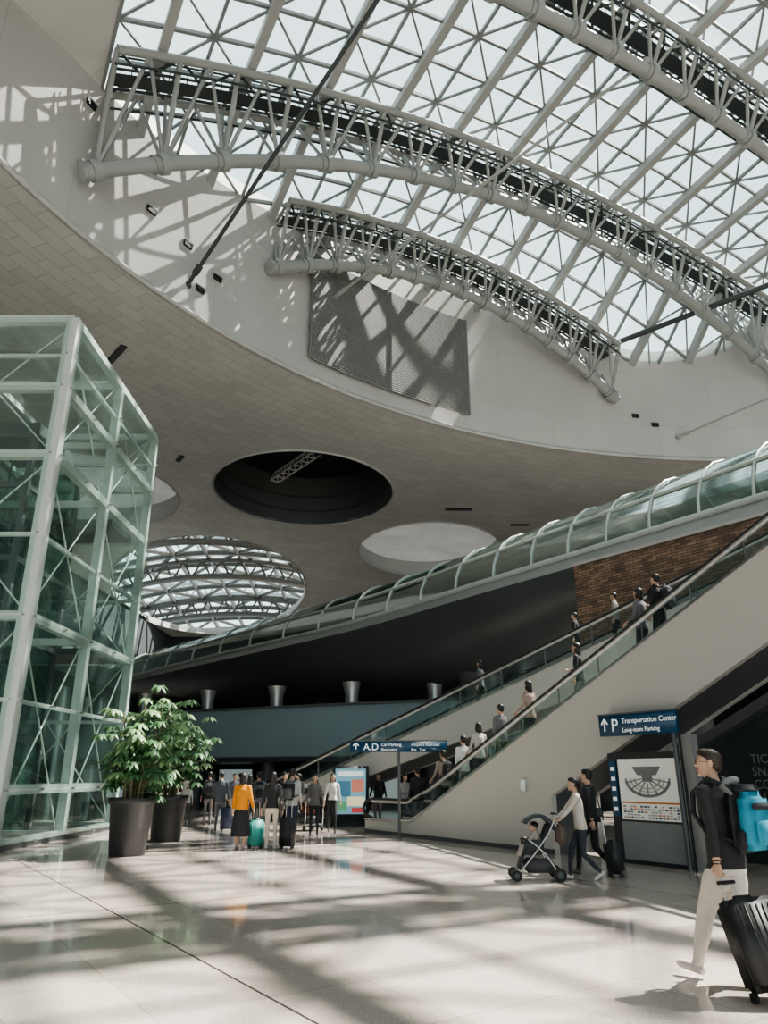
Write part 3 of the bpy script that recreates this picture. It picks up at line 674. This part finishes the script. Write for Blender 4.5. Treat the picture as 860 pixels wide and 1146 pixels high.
def remesh(parts, vox, it, rule=None):
    allv = []; allf = []; lab = []
    for (vs, fs, l) in parts:
        o = len(allv); allv += vs; allf += [tuple(i+o for i in f) for f in fs]; lab += [l]*len(vs)
    me = bpy.data.meshes.new('r'); me.from_pydata([tuple(v) for v in allv], [], allf); ob = bpy.data.objects.new('r', me); sc.collection.objects.link(ob)
    md = ob.modifiers.new('r', 'REMESH'); md.mode = 'VOXEL'; md.voxel_size = vox; md.adaptivity = 0
    ms = ob.modifiers.new('s', 'SMOOTH'); ms.factor = .5; ms.iterations = it
    dg = bpy.context.evaluated_depsgraph_get(); r = bpy.data.meshes.new_from_object(ob.evaluated_get(dg))
    kd = kdtree.KDTree(len(allv))
    for i, v in enumerate(allv): kd.insert(v, i)
    kd.balance()
    vs = [v.co.copy() for v in r.vertices]; fs = {}
    for p in r.polygons:
        l = lab[kd.find(p.center)[1]]
        if rule: l = rule(p.center, l)
        fs.setdefault(l, []).append(tuple(p.vertices))
    bpy.data.objects.remove(ob); bpy.data.meshes.remove(me); bpy.data.meshes.remove(r)
    return vs, fs
def ik(S, T, l1, l2, pole):
    d = T-S; L_ = max(.05, min(d.length, l1+l2-.002)); u = d.normalized(); a = (l1*l1-l2*l2+L_*L_)/(2*L_); hgt = math.sqrt(max(0, l1*l1-a*a))
    p = V(pole); p = p-u*p.dot(u); p.normalize(); return S+u*a+p*hgt, S+u*L_
STAND = ((-.1, .0, .085, 0), (.1, .0, .085, 0)); STAND2 = ((-.1, .05, .085, 0), (.11, -.05, .085, 0))
WALK = ((-.085, .27, .10, .15), (.085, -.30, .17, -.55)); WALK2 = ((-.085, -.27, .15, -.5), (.085, .24, .09, .1))
HANG = ((-.27, .02, .82), (.27, .02, .82)); SWING = ((-.27, -.13, .86), (.27, .20, .90)); PHONE = ((-.27, .02, .82), (.07, .28, 1.20))
HL = [(-.2, -.09), (-.08, -.075), (-.03, -.045), (.012, -.03), (.022, .03), (.05, .052), (.07, .062), (.2, .066)]
def hairline(y):
    for (a, za), (c, zc) in zip(HL, HL[1:]):
        if y <= c: return za+(zc-za)*max(0, (y-a)/(c-a))
    return HL[-1][1]
def person(name, loc, rot, H=1.72, top=(.05, .05, .06), bottom=(.05, .05, .07), shoes=(.6, .6, .58), hair=(.012, .01, .01), sex='m', legs=STAND, hands=HANG, lean=0, turn=0, tilt=0, style='short', short=False, skirt=None, vox=.021, bulk=1., grip=(.35, .35), extra=None, hdir=(None, None), hem=.86, legk=1., glasses=False):
    S = H/1.75; hipz = .93; f = sex == 'f'
    if legs not in (STAND, STAND2): hipz = .905
    sw = .155 if f else .18*(.5+.5*bulk)
    def LY(z): return lean*(z-hipz)
    parts = []
    k = bulk
    tr = [(0, LY(hem-.02), hem-.04, .15*k, .105*k), (0, LY(.9), .90, .165*(1.02 if f else k), .115*k), (0, LY(1.0), 1.0, (.145 if f else .158)*k, .11*k), (0, LY(1.1), 1.10, (.125 if f else .152)*k, .10*k), (0, LY(1.25)+.005, 1.25, (.145 if f else .170)*k, (.115 if f else .118)*k), (0, LY(1.36), 1.36, (.155 if f else .180)*k, .105*k), (0, LY(1.44), 1.435, (.13 if f else .15), .08), (0, LY(1.49)-.005, 1.485, .07, .06)]
    vs, fs = loftv(tr); parts.append((vs, fs, 'torso'))
    parts.append((*loftv([(0, LY(.8), .80, .14, .10), (0, LY(.9), .90, .158, .11), (0, LY(.96), .955, .146, .10)]), 'torso'))
    neck0 = V((0, LY(1.48)-.005, 1.47)); headp = V((0, LY(1.55)+.015, 1.55)); parts.append((*tubev([neck0, headp+up(.02)], [.056, .052]), 'skin'))
    hands_out = []
    for i, sg in enumerate((-1, 1)):
        hp = V((sg*.088, 0, hipz-.02)); ax, ay, az, pit = legs[i]
        kn, an = ik(hp, V((ax, ay, az)), .425, .42, (0, 1, 0))
        kb = (k if not f else .95)*legk
        parts.append((*tubev([hp, hp.lerp(kn, .4), kn, kn.lerp(an, .35), an+up(.0)], [.088, .078*kb, .056*kb, .052*kb, (.040 if not f else .036)*legk]), 'torso' if not skirt else 'leg'))
        fd = V((sg*.08, math.cos(pit), math.sin(pit))).normalized(); dn = V((0, fd.z, -fd.y)).normalized()
        parts.append((*tubev([an-fd*.045+dn*.042, an+fd*.03+dn*.04, an+fd*.11+dn*.048, an+fd*.165+dn*.055], [.036, .040, .038, .026]), 'shoe'))
        sh = V((sg*sw, LY(1.42), 1.415)); T = V(hands[i]); pole = (sg*.35, -1, -.25)
        el, wr = ik(sh, T, .29, .25, pole)
        parts.append((*tubev([sh+V((-sg*.05, 0, .01)), sh, sh.lerp(el, .5), el], [.055, .058*k, .048*k, .041*k]), 'top'))
        parts.append((*tubev([el, el.lerp(wr, .5), wr-(wr-el).normalized()*.015], [.040*k, .036*k if not short else .034, .030*k if not short else .024]), 'skin' if short else 'top'))
        parts.append((*tubev([wr-(wr-el).normalized()*.03, wr+(wr-el).normalized()*.01], [.024, .023]), 'skin'))
        hands_out.append((el, wr, sg))
    if skirt:
        z1 = skirt; parts.append((*loftv([(0, LY(1.0), 1.0, .135, .10), (0, 0, .88, .18, .135), (0, 0, (.88+z1)/2, .215, .175), (0, 0, z1, .25, .21)], 20, 6), 'skirt'))
    def brule(c, l):
        if l == 'torso' or (l == 'skirt' and c.z > .8): return 'top' if c.z > hem else ('bottom' if not skirt else 'skirt')
        return l
    b = MB(); mats = {'top': cloth(top), 'bottom': cloth(bottom), 'skin': skinm(), 'shoe': M('shoe_%02d' % int(shoes[0]*99), shoes, .6), 'leg': skinm(), 'skirt': cloth(bottom), 'hair': M('hair_%02d' % int(hair[0]*999), hair, .5, 0, .3, 30, .3)}
    vs, fs = remesh(parts, vox, 3, brule)
    for l, ff in fs.items():
        used = sorted({i for q in ff for i in q}); mp = {u: j for j, u in enumerate(used)}
        b.add([vs[i] for i in used], [tuple(mp[i] for i in q) for q in ff], mats[l], True)
    for gi, (el, wr, sg) in enumerate(hands_out):
        d_ = (wr-el).normalized()
        if hdir[gi] is not None: d_ = V(hdir[gi]).normalized()
        wpref = V((0, 1, 0)) if d_.z < -.6 else V((-sg, 0, 0.1)); w_ = (wpref-d_*wpref.dot(d_)).normalized()
        n_ = d_.cross(w_)*(-1 if sg > 0 else 1); c = grip[gi]
        R = Matrix((w_, n_, d_)).transposed()
        b.ell(wr+d_*.045, (.040, .016, .054), mats['skin'], R, 10, 8)
        for q, (off, ln) in enumerate(((.029, .068), (.010, .077), (-.010, .071), (-.028, .055))):
            p = wr+d_*.082+w_*off; pts = [p-d_*.02, p]; an_ = c*.5
            for j, fr in enumerate((.42, .32, .26)):
                an_ += c*(.9 if j else .5); p = p+(d_*math.cos(an_)+n_*math.sin(an_))*ln*fr; pts.append(p)
            b.tube(pts, [.009, .0092, .0085, .0078, .006], mats['skin'], 6)
        p = wr+d_*.025+w_*.03; b.tube([p, p+(d_*.6+w_*.75+n_*.25).normalized()*.035, p+(d_*.85+w_*.55+n_*(.3+c*.3)).normalized()*.068], [.012, .0105, .008], mats['skin'], 6)
    hc = V((0, LY(1.6)+.02, 1.64)); HR = Matrix.Rotation(turn, 3, 'Z') @ Matrix.Rotation(tilt, 3, 'X')
    hp_ = []
    def he(c, r, l): vs, fs = ellv(c, r, None, 16, 12); hp_.append((vs, fs, l))
    he((0, 0, .005), (.074, .094, .105), 'head'); he((0, .022, -.055), (.056, .066, .062), 'head'); he((0, .07, -.095), (.024, .02, .018), 'skin')
    he((0, .097, -.018), (.012, .019, .016), 'skin'); he((0, .09, .005), (.009, .012, .025), 'skin'); he((0, .083, .028), (.045, .012, .008), 'skin')
    he((-.077, 0, -.01), (.009, .018, .03), 'skin'); he((.077, 0, -.01), (.009, .018, .03), 'skin'); he((0, .085, -.052), (.022, .010, .006), 'lip')
    he((0, -.02, -.10), (.05, .05, .05), 'skin')
    he((0, -.022, .034), (.082, .098, .090), 'head'); he((0, -.05, -.02), (.072, .060, .06), 'head'); he((.015, .015, .09), (.058, .068, .034), 'head')
    if style in ('long', 'bob'):
        ln = .17 if style == 'long' else .09
        he((0, -.06, -.05-ln*.4), (.085, .045, ln), 'hair'); he((-.07, -.01, -.05), (.022, .045, .085), 'hair'); he((.07, -.01, -.05), (.022, .045, .085), 'hair')
    if style == 'pony': he((0, -.12, .03), (.03, .035, .035), 'hair'); he((0, -.135, -.06), (.026, .026, .09), 'hair')
    def hrule(c, l):
        if l == 'head': return 'hair' if c.z > hairline(c.y) else 'skin'
        return l
    vs, fs = remesh(hp_, .0065 if vox < .016 else .011, 2, hrule)
    mats['lip'] = M('lip', (.36, .15, .13), .5)
    for l, ff in fs.items():
        used = sorted({i for q in ff for i in q}); mp = {u: j for j, u in enumerate(used)}
        b.add([hc+HR @ vs[i] for i in used], [tuple(mp[i] for i in q) for q in ff], mats[l], True)
    for sx in (-1, 1):
        b.ell(hc+HR @ V((sx*.029, .080, .008)), (.013, .009, .007), M('eye_white', (.6, .6, .58), .3), HR, 8, 6); b.ell(hc+HR @ V((sx*.029, .087, .008)), (.006, .004, .006), m_black, HR, 8, 6)
        b.box(hc+HR @ V((sx*.029, .090, .030)), (.032, .008, .006), mats['hair'], HR)
        if glasses:
            ring = [hc+HR @ V((sx*.031+.022*math.cos(a*.5236), .101, .006+.017*math.sin(a*.5236))) for a in range(13)]; b.tube(ring, .002, m_black, 5)
            b.tube([hc+HR @ V((sx*.053, .10, .01)), hc+HR @ V((sx*.078, .0, .012))], .002, m_black, 5)
    if extra: extra(b, LY)
    zmin = min(v.z for v in b.v)
    return b.obj(name, Matrix.Translation((loc[0], loc[1], loc[2]-zmin*S)) @ Matrix.Rotation(math.radians(rot), 4, 'Z') @ Matrix.Scale(S, 4))

def backpack(c1, c2, big=1.):
    def fn(b, LY):
        m1 = cloth(c1); m2 = cloth(c2); y = LY(1.25)-.21
        b.box((0, y, 1.22), (.30*big, .17*big, .46*big), m1, None, .06); b.box((0, y-.10*big, 1.14), (.24*big, .08, .26*big), m2, None, .035); b.box((0, y-.015, 1.40), (.24, .13, .12), m2, None, .04)
        for sx in (-1, 1):
            b.tube([(sx*.10, y+.06, 1.43), (sx*.115, LY(1.5)-.02, 1.505), (sx*.12, LY(1.4)+.115, 1.40), (sx*.135, LY(1.25)+.13, 1.25), (sx*.175, LY(1.1)+.03, 1.10), (sx*.12, y+.05, 1.06)], [.02, .022, .022, .02, .015, .012], m1, 6)
        b.tube([(-.03, y, 1.46), (0, y, 1.50), (.03, y, 1.46)], .008, m2, 6)
    return fn
def shoulderbag(col, side=1):
    def fn(b, LY):
        m1 = cloth(col, .6); b.box((side*.22, 0, .98), (.10, .30, .24), m1, None, .03)
        b.tube([(side*.21, -.11, 1.08), (side*.17, -.07, 1.35), (side*.12, 0, 1.49), (side*.17, .07, 1.35), (side*.21, .11, 1.08)], .011, m1, 6)
    return fn
def scarfpack(b, LY):
    y = LY(1.2)-.235; mb_ = cloth((.022, .22, .33)); mk = cloth((.02, .022, .026))
    b.box((0, y+.04, 1.20), (.33, .14, .50), mk, None, .06); b.box((0, y-.05, 1.20), (.32, .17, .44), mb_, None, .055)
    b.box((0, y-.13, 1.12), (.23, .06, .20), mb_, None, .028); b.box((0, y-.135, 1.31), (.27, .03, .05), mk, None, .012); b.box((0, y-.0, 1.43), (.27, .18, .09), mk, None, .04)
    for sx in (-1, 1):
        b.box((sx*.165, y-.02, 1.06), (.03, .08, .14), mk, None, .012)
        b.tube([(sx*.11, y+.06, 1.45), (sx*.125, LY(1.5)-.02, 1.515), (sx*.135, LY(1.4)+.125, 1.40), (sx*.15, LY(1.25)+.14, 1.25), (sx*.19, LY(1.1)+.03, 1.10), (sx*.13, y+.05, 1.04)], [.022, .024, .024, .022, .016, .012], mk, 8)
    m = cloth((.16, .17, .17)); b.tube([(.12, -.05, 1.49), (.03, -.15, 1.50), (-.08, -.13, 1.49), (-.13, -.12, 1.45), (-.14, -.2, 1.40)], [.03, .04, .035, .03, .015], m, 8)

BK = (.018, .019, .022); GR = (.12, .12, .13); WH = (.55, .53, .50); NV = (.02, .03, .06); BE = (.42, .36, .29)
person('walking_man', (2.93, 6.95, 0), 38, 1.82, BK, (.58, .54, .50), (.55, .51, .48), (.03, .018, .012), 'm', ((-.08, .33, .10, .2), (.09, -.24, .13, -.4)), ((-.25, -.06, .79), (.25, .16, .92)), .04, .7, .05, 'short', vox=.011, bulk=1.17, grip=(1.1, .5), extra=scarfpack, hem=.83, legk=1.12, glasses=True)
suitcase((2.965, 6.41, 0), math.radians(24), (.016, .017, .019), (.44, .28, .62), .35, .15)
person('woman_pushing_stroller', (3.30, 13.45, 0), 88, 1.58, (.58, .52, .46), (.04, .045, .06), WH, sex='f', legs=WALK2, hands=((-.17, .42, 1.02), (.17, .42, 1.02)), lean=.10, style='pony', grip=(1.2, 1.2), vox=.017, hdir=((0, 1, -.2), (0, 1, -.2)))
person('standing_man', (3.66, 14.15, 0), 55, 1.74, BK, BK, (.1, .1, .1), legs=WALK, hands=SWING, style='short', vox=.018, extra=shoulderbag((.03, .03, .035)))
suitcase((3.92, 13.75, 0), math.radians(80), (.03, .03, .035), (.38, .25, .5), .1, .4)
person('woman_in_orange', (-3.36, 18.8, 0), -8, 1.68, (.60, .23, .02), (.02, .02, .022), (.3, .3, .3), sex='f', legs=STAND2, hands=((-.25, .08, .88), (.26, .12, .92)), style='bob', skirt=.30, vox=.019, bulk=1.2, hem=.9)
suitcase((-3.04, 19.1, 0), math.radians(20), (.05, .30, .27), (.36, .24, .56))
person('woman_with_black_top', (-2.66, 18.9, 0), 5, 1.70, BK, (.50, .45, .39), (.5, .5, .5), sex='f', legs=STAND, style='long', vox=.019, extra=shoulderbag((.04, .035, .03), 1), hem=.93)
suitcase((-2.28, 18.95, 0), math.radians(-10), (.02, .02, .022), (.36, .24, .6))
person('man_with_backpack', (-2.45, 21.0, 0), -15, 1.80, (.35, .36, .36), NV, WH, legs=STAND2, hands=HANG, style='short', extra=backpack(BK, GR), vox=.02)
person('woman_in_white_shirt', (-1.58, 24.3, 0), 186, 1.70, (.62, .60, .57), BK, (.05, .05, .05), sex='f', legs=WALK, hands=SWING, style='long', vox=.02, hem=.97)
far = [(-6.2, 28, 10, 1.76, BK, GR, 'm'), (-5.6, 29.5, 200, 1.7, (.10, .10, .12), BE, 'm'), (-4.6, 27, 0, 1.68, (.05, .05, .055), BK, 'f'), (-3.9, 31, 30, 1.75, (.20, .05, .04), BK, 'm'), (-.2, 27.8, 160, 1.72, BK, GR, 'm'), (.7, 26.6, -140, 1.7, (.3, .3, .3), BK, 'm'),
       (-6.9, 32, 20, 1.7, GR, BK, 'f'), (-4.2, 33, 0, 1.78, BK, NV, 'm'), (-3.1, 28.5, 100, 1.72, (.4, .38, .35), GR, 'm'), (-2.7, 33.5, -20, 1.75, NV, BK, 'm'), (-8.6, 34, 190, 1.7, (.3, .28, .26), BK, 'f'), (-5.1, 36, 10, 1.75, BK, BK, 'm'), (-3.75, 23.6, 15, 1.74, (.08, .09, .11), BK, 'm'), (-3.2, 25.5, 190, 1.70, BK, GR, 'f'), (-.9, 30.5, 20, 1.74, BK, BK, 'm'),
       (-5.2, 25.2, 5, 1.74, (.06, .07, .09), GR, 'm'), (-2.0, 22.9, 185, 1.66, (.14, .13, .12), BK, 'f'), (-7.6, 27, 170, 1.72, (.42, .42, .40), NV, 'm'), (-6.4, 35, 0, 1.75, (.35, .3, .25), BK, 'm')]
for i, (x, y, r, hh, c1, c2, sx) in enumerate(far):
    person('far_traveller', (x, y, 0), r, hh, c1, c2, BK, sex=sx, legs=(STAND, STAND2, WALK)[i % 3], hands=(HANG, SWING, PHONE)[i % 3], style=('short', 'short', 'pony')[i % 3] if sx == 'm' else 'long', extra=backpack(GR, BK) if i % 4 == 0 else None, vox=.023)
suitcase((-4.9, 25.0, 0), .3, (.04, .05, .09)); suitcase((-7.2, 27.1, 0), -.2, (.02, .02, .022))
person('child', (-7.3, 29.5, 0), 170, 1.35, (.5, .5, .48), GR, WH, legs=STAND2, style='bob', sex='f', vox=.022)
person('child', (-7.9, 30.2, 0), 150, 1.25, (.45, .40, .38), GR, WH, legs=STAND, style='short', vox=.022)
riders = [(-.1, BK, GR, 'short', 'm', 20), (1.0, (.25, .2, .17), BK, 'short', 'm', 30), (1.95, (.55, .56, .55), GR, 'short', 'm', 25), (2.6, (.4, .38, .36), BK, 'bob', 'f', 20), (3.4, GR, BK, 'short', 'm', 30), (4.75, (.30, .22, .19), BK, 'long', 'f', 40), (6.2, BK, (.15, .17, .16), 'long', 'f', 60), (8.2, GR, BK, 'bob', 'f', 40), (8.85, BK, BK, 'short', 'm', 35)]
for i, (s_, tp_, bt, st, sx, rt) in enumerate(riders):
    k = round((s_-.3)/.4); ss = .3+.4*k+.2 if s_ > .3 else s_
    z = (inc(ss)+.05) if s_ > .3 else .06
    c = E(ss, .42 if i % 2 else .52, z+.003)
    person('escalator_rider', c, rt, 1.80 if sx == 'm' else 1.74, tp_, bt, BK, sex=sx, legs=STAND, hands=(((-.24, .22, 1.0), (.26, .05, .84)) if i % 2 else ((-.26, .05, .84), (.08, .26, 1.15))), style=st, vox=.02, extra=(backpack(BK, GR) if i in (1, 8) else None))
for i, (f_, c1) in enumerate(((.46, GR), (.66, BK), (.735, (.28, .26, .24)))):
    p = A.lerp(B, f_)+w*.7; person('walkway_rider', (p.x, p.y, p.z-.96), 60, 1.72, c1, BK, BK, sex='m' if i else 'f', legs=STAND, style='short' if i else 'long', vox=.022)

def stroller(loc, rot):
    b = MB(); fab = cloth((.05, .055, .06)); al = m_alu; pk = cloth((.45, .38, .36))
    for sx in (-1, 1):
        x = sx*.24
        b.tube([(x, -.36, 1.0), (x, -.22, .72), (x, .02, .42), (x, .32, .10)], .013, al, 8)
        b.tube([(x, -.34, .12), (x, -.15, .40), (x, .02, .55), (x, .12, .62)], .012, al, 8)
        for (yy, r) in ((.34, .085), (-.36, .10)):
            for o_ in (-.025, .025):
                c = V((x+o_, yy, r)); b.tube([c-V((.012, 0, 0)), c+V((.012, 0, 0))], r, m_rubber, 20); b.tube([c-V((.014, 0, 0)), c+V((.014, 0, 0))], r*.5, m_dark2, 14)
    b.tube([(-.24, -.36, 1.0), (0, -.38, 1.01), (.24, -.36, 1.0)], .018, m_black, 8); b.tube([(-.24, -.35, .12), (.24, -.35, .12)], .011, al, 8); b.tube([(-.24, .30, .12), (.24, .30, .12)], .011, al, 8)
    R = Matrix.Rotation(math.radians(-25), 3, 'X'); b.box((0, -.14, .62), (.40, .05, .52), fab, R.inverted(), .02)
    b.box((0, .06, .42), (.40, .32, .06), fab, None, .02); b.box((0, .24, .28), (.36, .04, .26), fab, Matrix.Rotation(.3, 3, 'X'), .015)
    for sx in (-1, 1): b.box((sx*.2, .03, .52), (.03, .32, .2), fab, None, .012)
    b.box((0, -.05, .22), (.40, .46, .20), cloth((.08, .08, .085)), None, .04); b.box((.0, -.44, .68), (.32, .14, .32), cloth((.16, .12, .10)), None, .05)
    n_ = 9; sg = 10; vs = []
    for i in range(n_):
        a = math.radians(0+i*19)
        for k_ in range(sg+1):
            x = -.24+.48*k_/sg; rr = .30*(1-.25*(2*x/.48)**4); vs.append((x, -.06-rr*math.cos(a), .76+rr*math.sin(a)*.85))
    b.add(vs, [(i*(sg+1)+k_, i*(sg+1)+k_+1, (i+1)*(sg+1)+k_+1, (i+1)*(sg+1)+k_) for i in range(n_-1) for k_ in range(sg)], fab, True)
    b.ell((0, -.02, .60), (.10, .10, .17), pk); b.ell((0, .0, .80), .075, skinm()); b.ell((0, -.02, .83), (.078, .075, .06), M('hair_12', (.012, .01, .01), .5))
    for sx in (-1, 1): b.tube([(sx*.07, .04, .50), (sx*.08, .2, .50), (sx*.08, .26, .36)], [.045, .04, .03], pk, 8); b.tube([(sx*.09, 0, .70), (sx*.13, .08, .60), (sx*.08, .15, .58)], [.032, .028, .022], pk, 8)
    b.tube([(-.22, .08, .60), (0, .22, .62), (.22, .08, .60)], .014, m_black, 8)
    b.obj('baby_stroller', Matrix.Translation(loc) @ Matrix.Rotation(rot, 4, 'Z'))
stroller((2.50, 13.47, 0), math.radians(88))
b = MB()
for sx in (-.3, .3):
    b.tube([(sx, -.4, 1.0), (sx, -.35, .2), (sx, .45, .14)], .018, m_chrome, 8)
    for yy in (-.3, .4): b.tube([(sx-.02, yy, .08), (sx+.02, yy, .08)], .08, m_rubber, 14)
b.tube([(-.3, -.4, 1.0), (.3, -.4, 1.0)], .022, m_black, 8); b.box((0, .02, .19), (.56, .8, .03), m_alu)
b.box((-.05, .05, .34), (.5, .62, .26), cloth((.03, .03, .04)), None, .04); b.box((.02, .0, .60), (.42, .5, .24), cloth((.12, .04, .03)), None, .04); b.box((0, -.03, .84), (.36, .4, .2), cloth((.12, .12, .13)), None, .05)
b.obj('luggage_cart', Matrix.Translation((-2.35, 25.2, 0)) @ Matrix.Rotation(.5, 4, 'Z'))
b = MB(); b.box((0, 0, .97), (1.25, .25, 1.94), m_dark, None, .02)
b.box((0, -.135, 1.12), (1.05, .02, 1.45), M('screen_base', (.16, .34, .40), .3, emit=.5))
for (x, z, w_, h_, c) in ((0, 1.68, .9, .16, (.7, .75, .72)), (-.22, 1.2, .45, .5, (.04, .14, .22)), (.25, 1.3, .42, .4, (.5, .16, .10)), (.2, .8, .6, .3, (.75, .68, .45)), (-.3, .65, .35, .3, (.08, .30, .14)), (.25, .52, .4, .16, (.4, .04, .04))):
    b.box((x, -.15, z), (w_, .012, h_), M('screen_%02d%02d' % (int(c[0]*99), int(c[2]*99)), c, .3, emit=.5))
b.obj('advertising_display', Matrix.Translation((-1.15, 27.2, 0)))

# ------------------------------------------------------------------ light
w_ = bpy.data.worlds.new('world'); sc.world = w_; w_.use_nodes = True; nt = w_.node_tree; bg = nt.nodes['Background']
tc = nt.nodes.new('ShaderNodeTexCoord'); nz = nt.nodes.new('ShaderNodeTexNoise'); nz.inputs['Scale'].default_value = 2.5; nz.inputs['Detail'].default_value = 5
mx = nt.nodes.new('ShaderNodeMix'); mx.data_type = 'RGBA'; mx.inputs[6].default_value = (.60, .80, .84, 1); mx.inputs[7].default_value = (.88, .96, .97, 1)
nt.links.new(tc.outputs['Generated'], nz.inputs['Vector']); nt.links.new(nz.outputs['Fac'], mx.inputs[0]); nt.links.new(mx.outputs[2], bg.inputs['Color']); bg.inputs['Strength'].default_value = 2.2
sun = bpy.data.lights.new('sun', 'SUN'); so = bpy.data.objects.new('sun', sun); sc.collection.objects.link(so)
sun.energy = 23; sun.angle = math.radians(.6); sun.color = (1, .91, .82)
sd = V((.50, .22, .84)).normalized(); so.rotation_euler = sd.to_track_quat('Z', 'Y').to_euler(); so.location = sd*100
try:
    sc.view_settings.view_transform = 'AgX'; sc.view_settings.look = 'AgX - Medium High Contrast'
except Exception as e: print(e)
sc.view_settings.exposure = .12
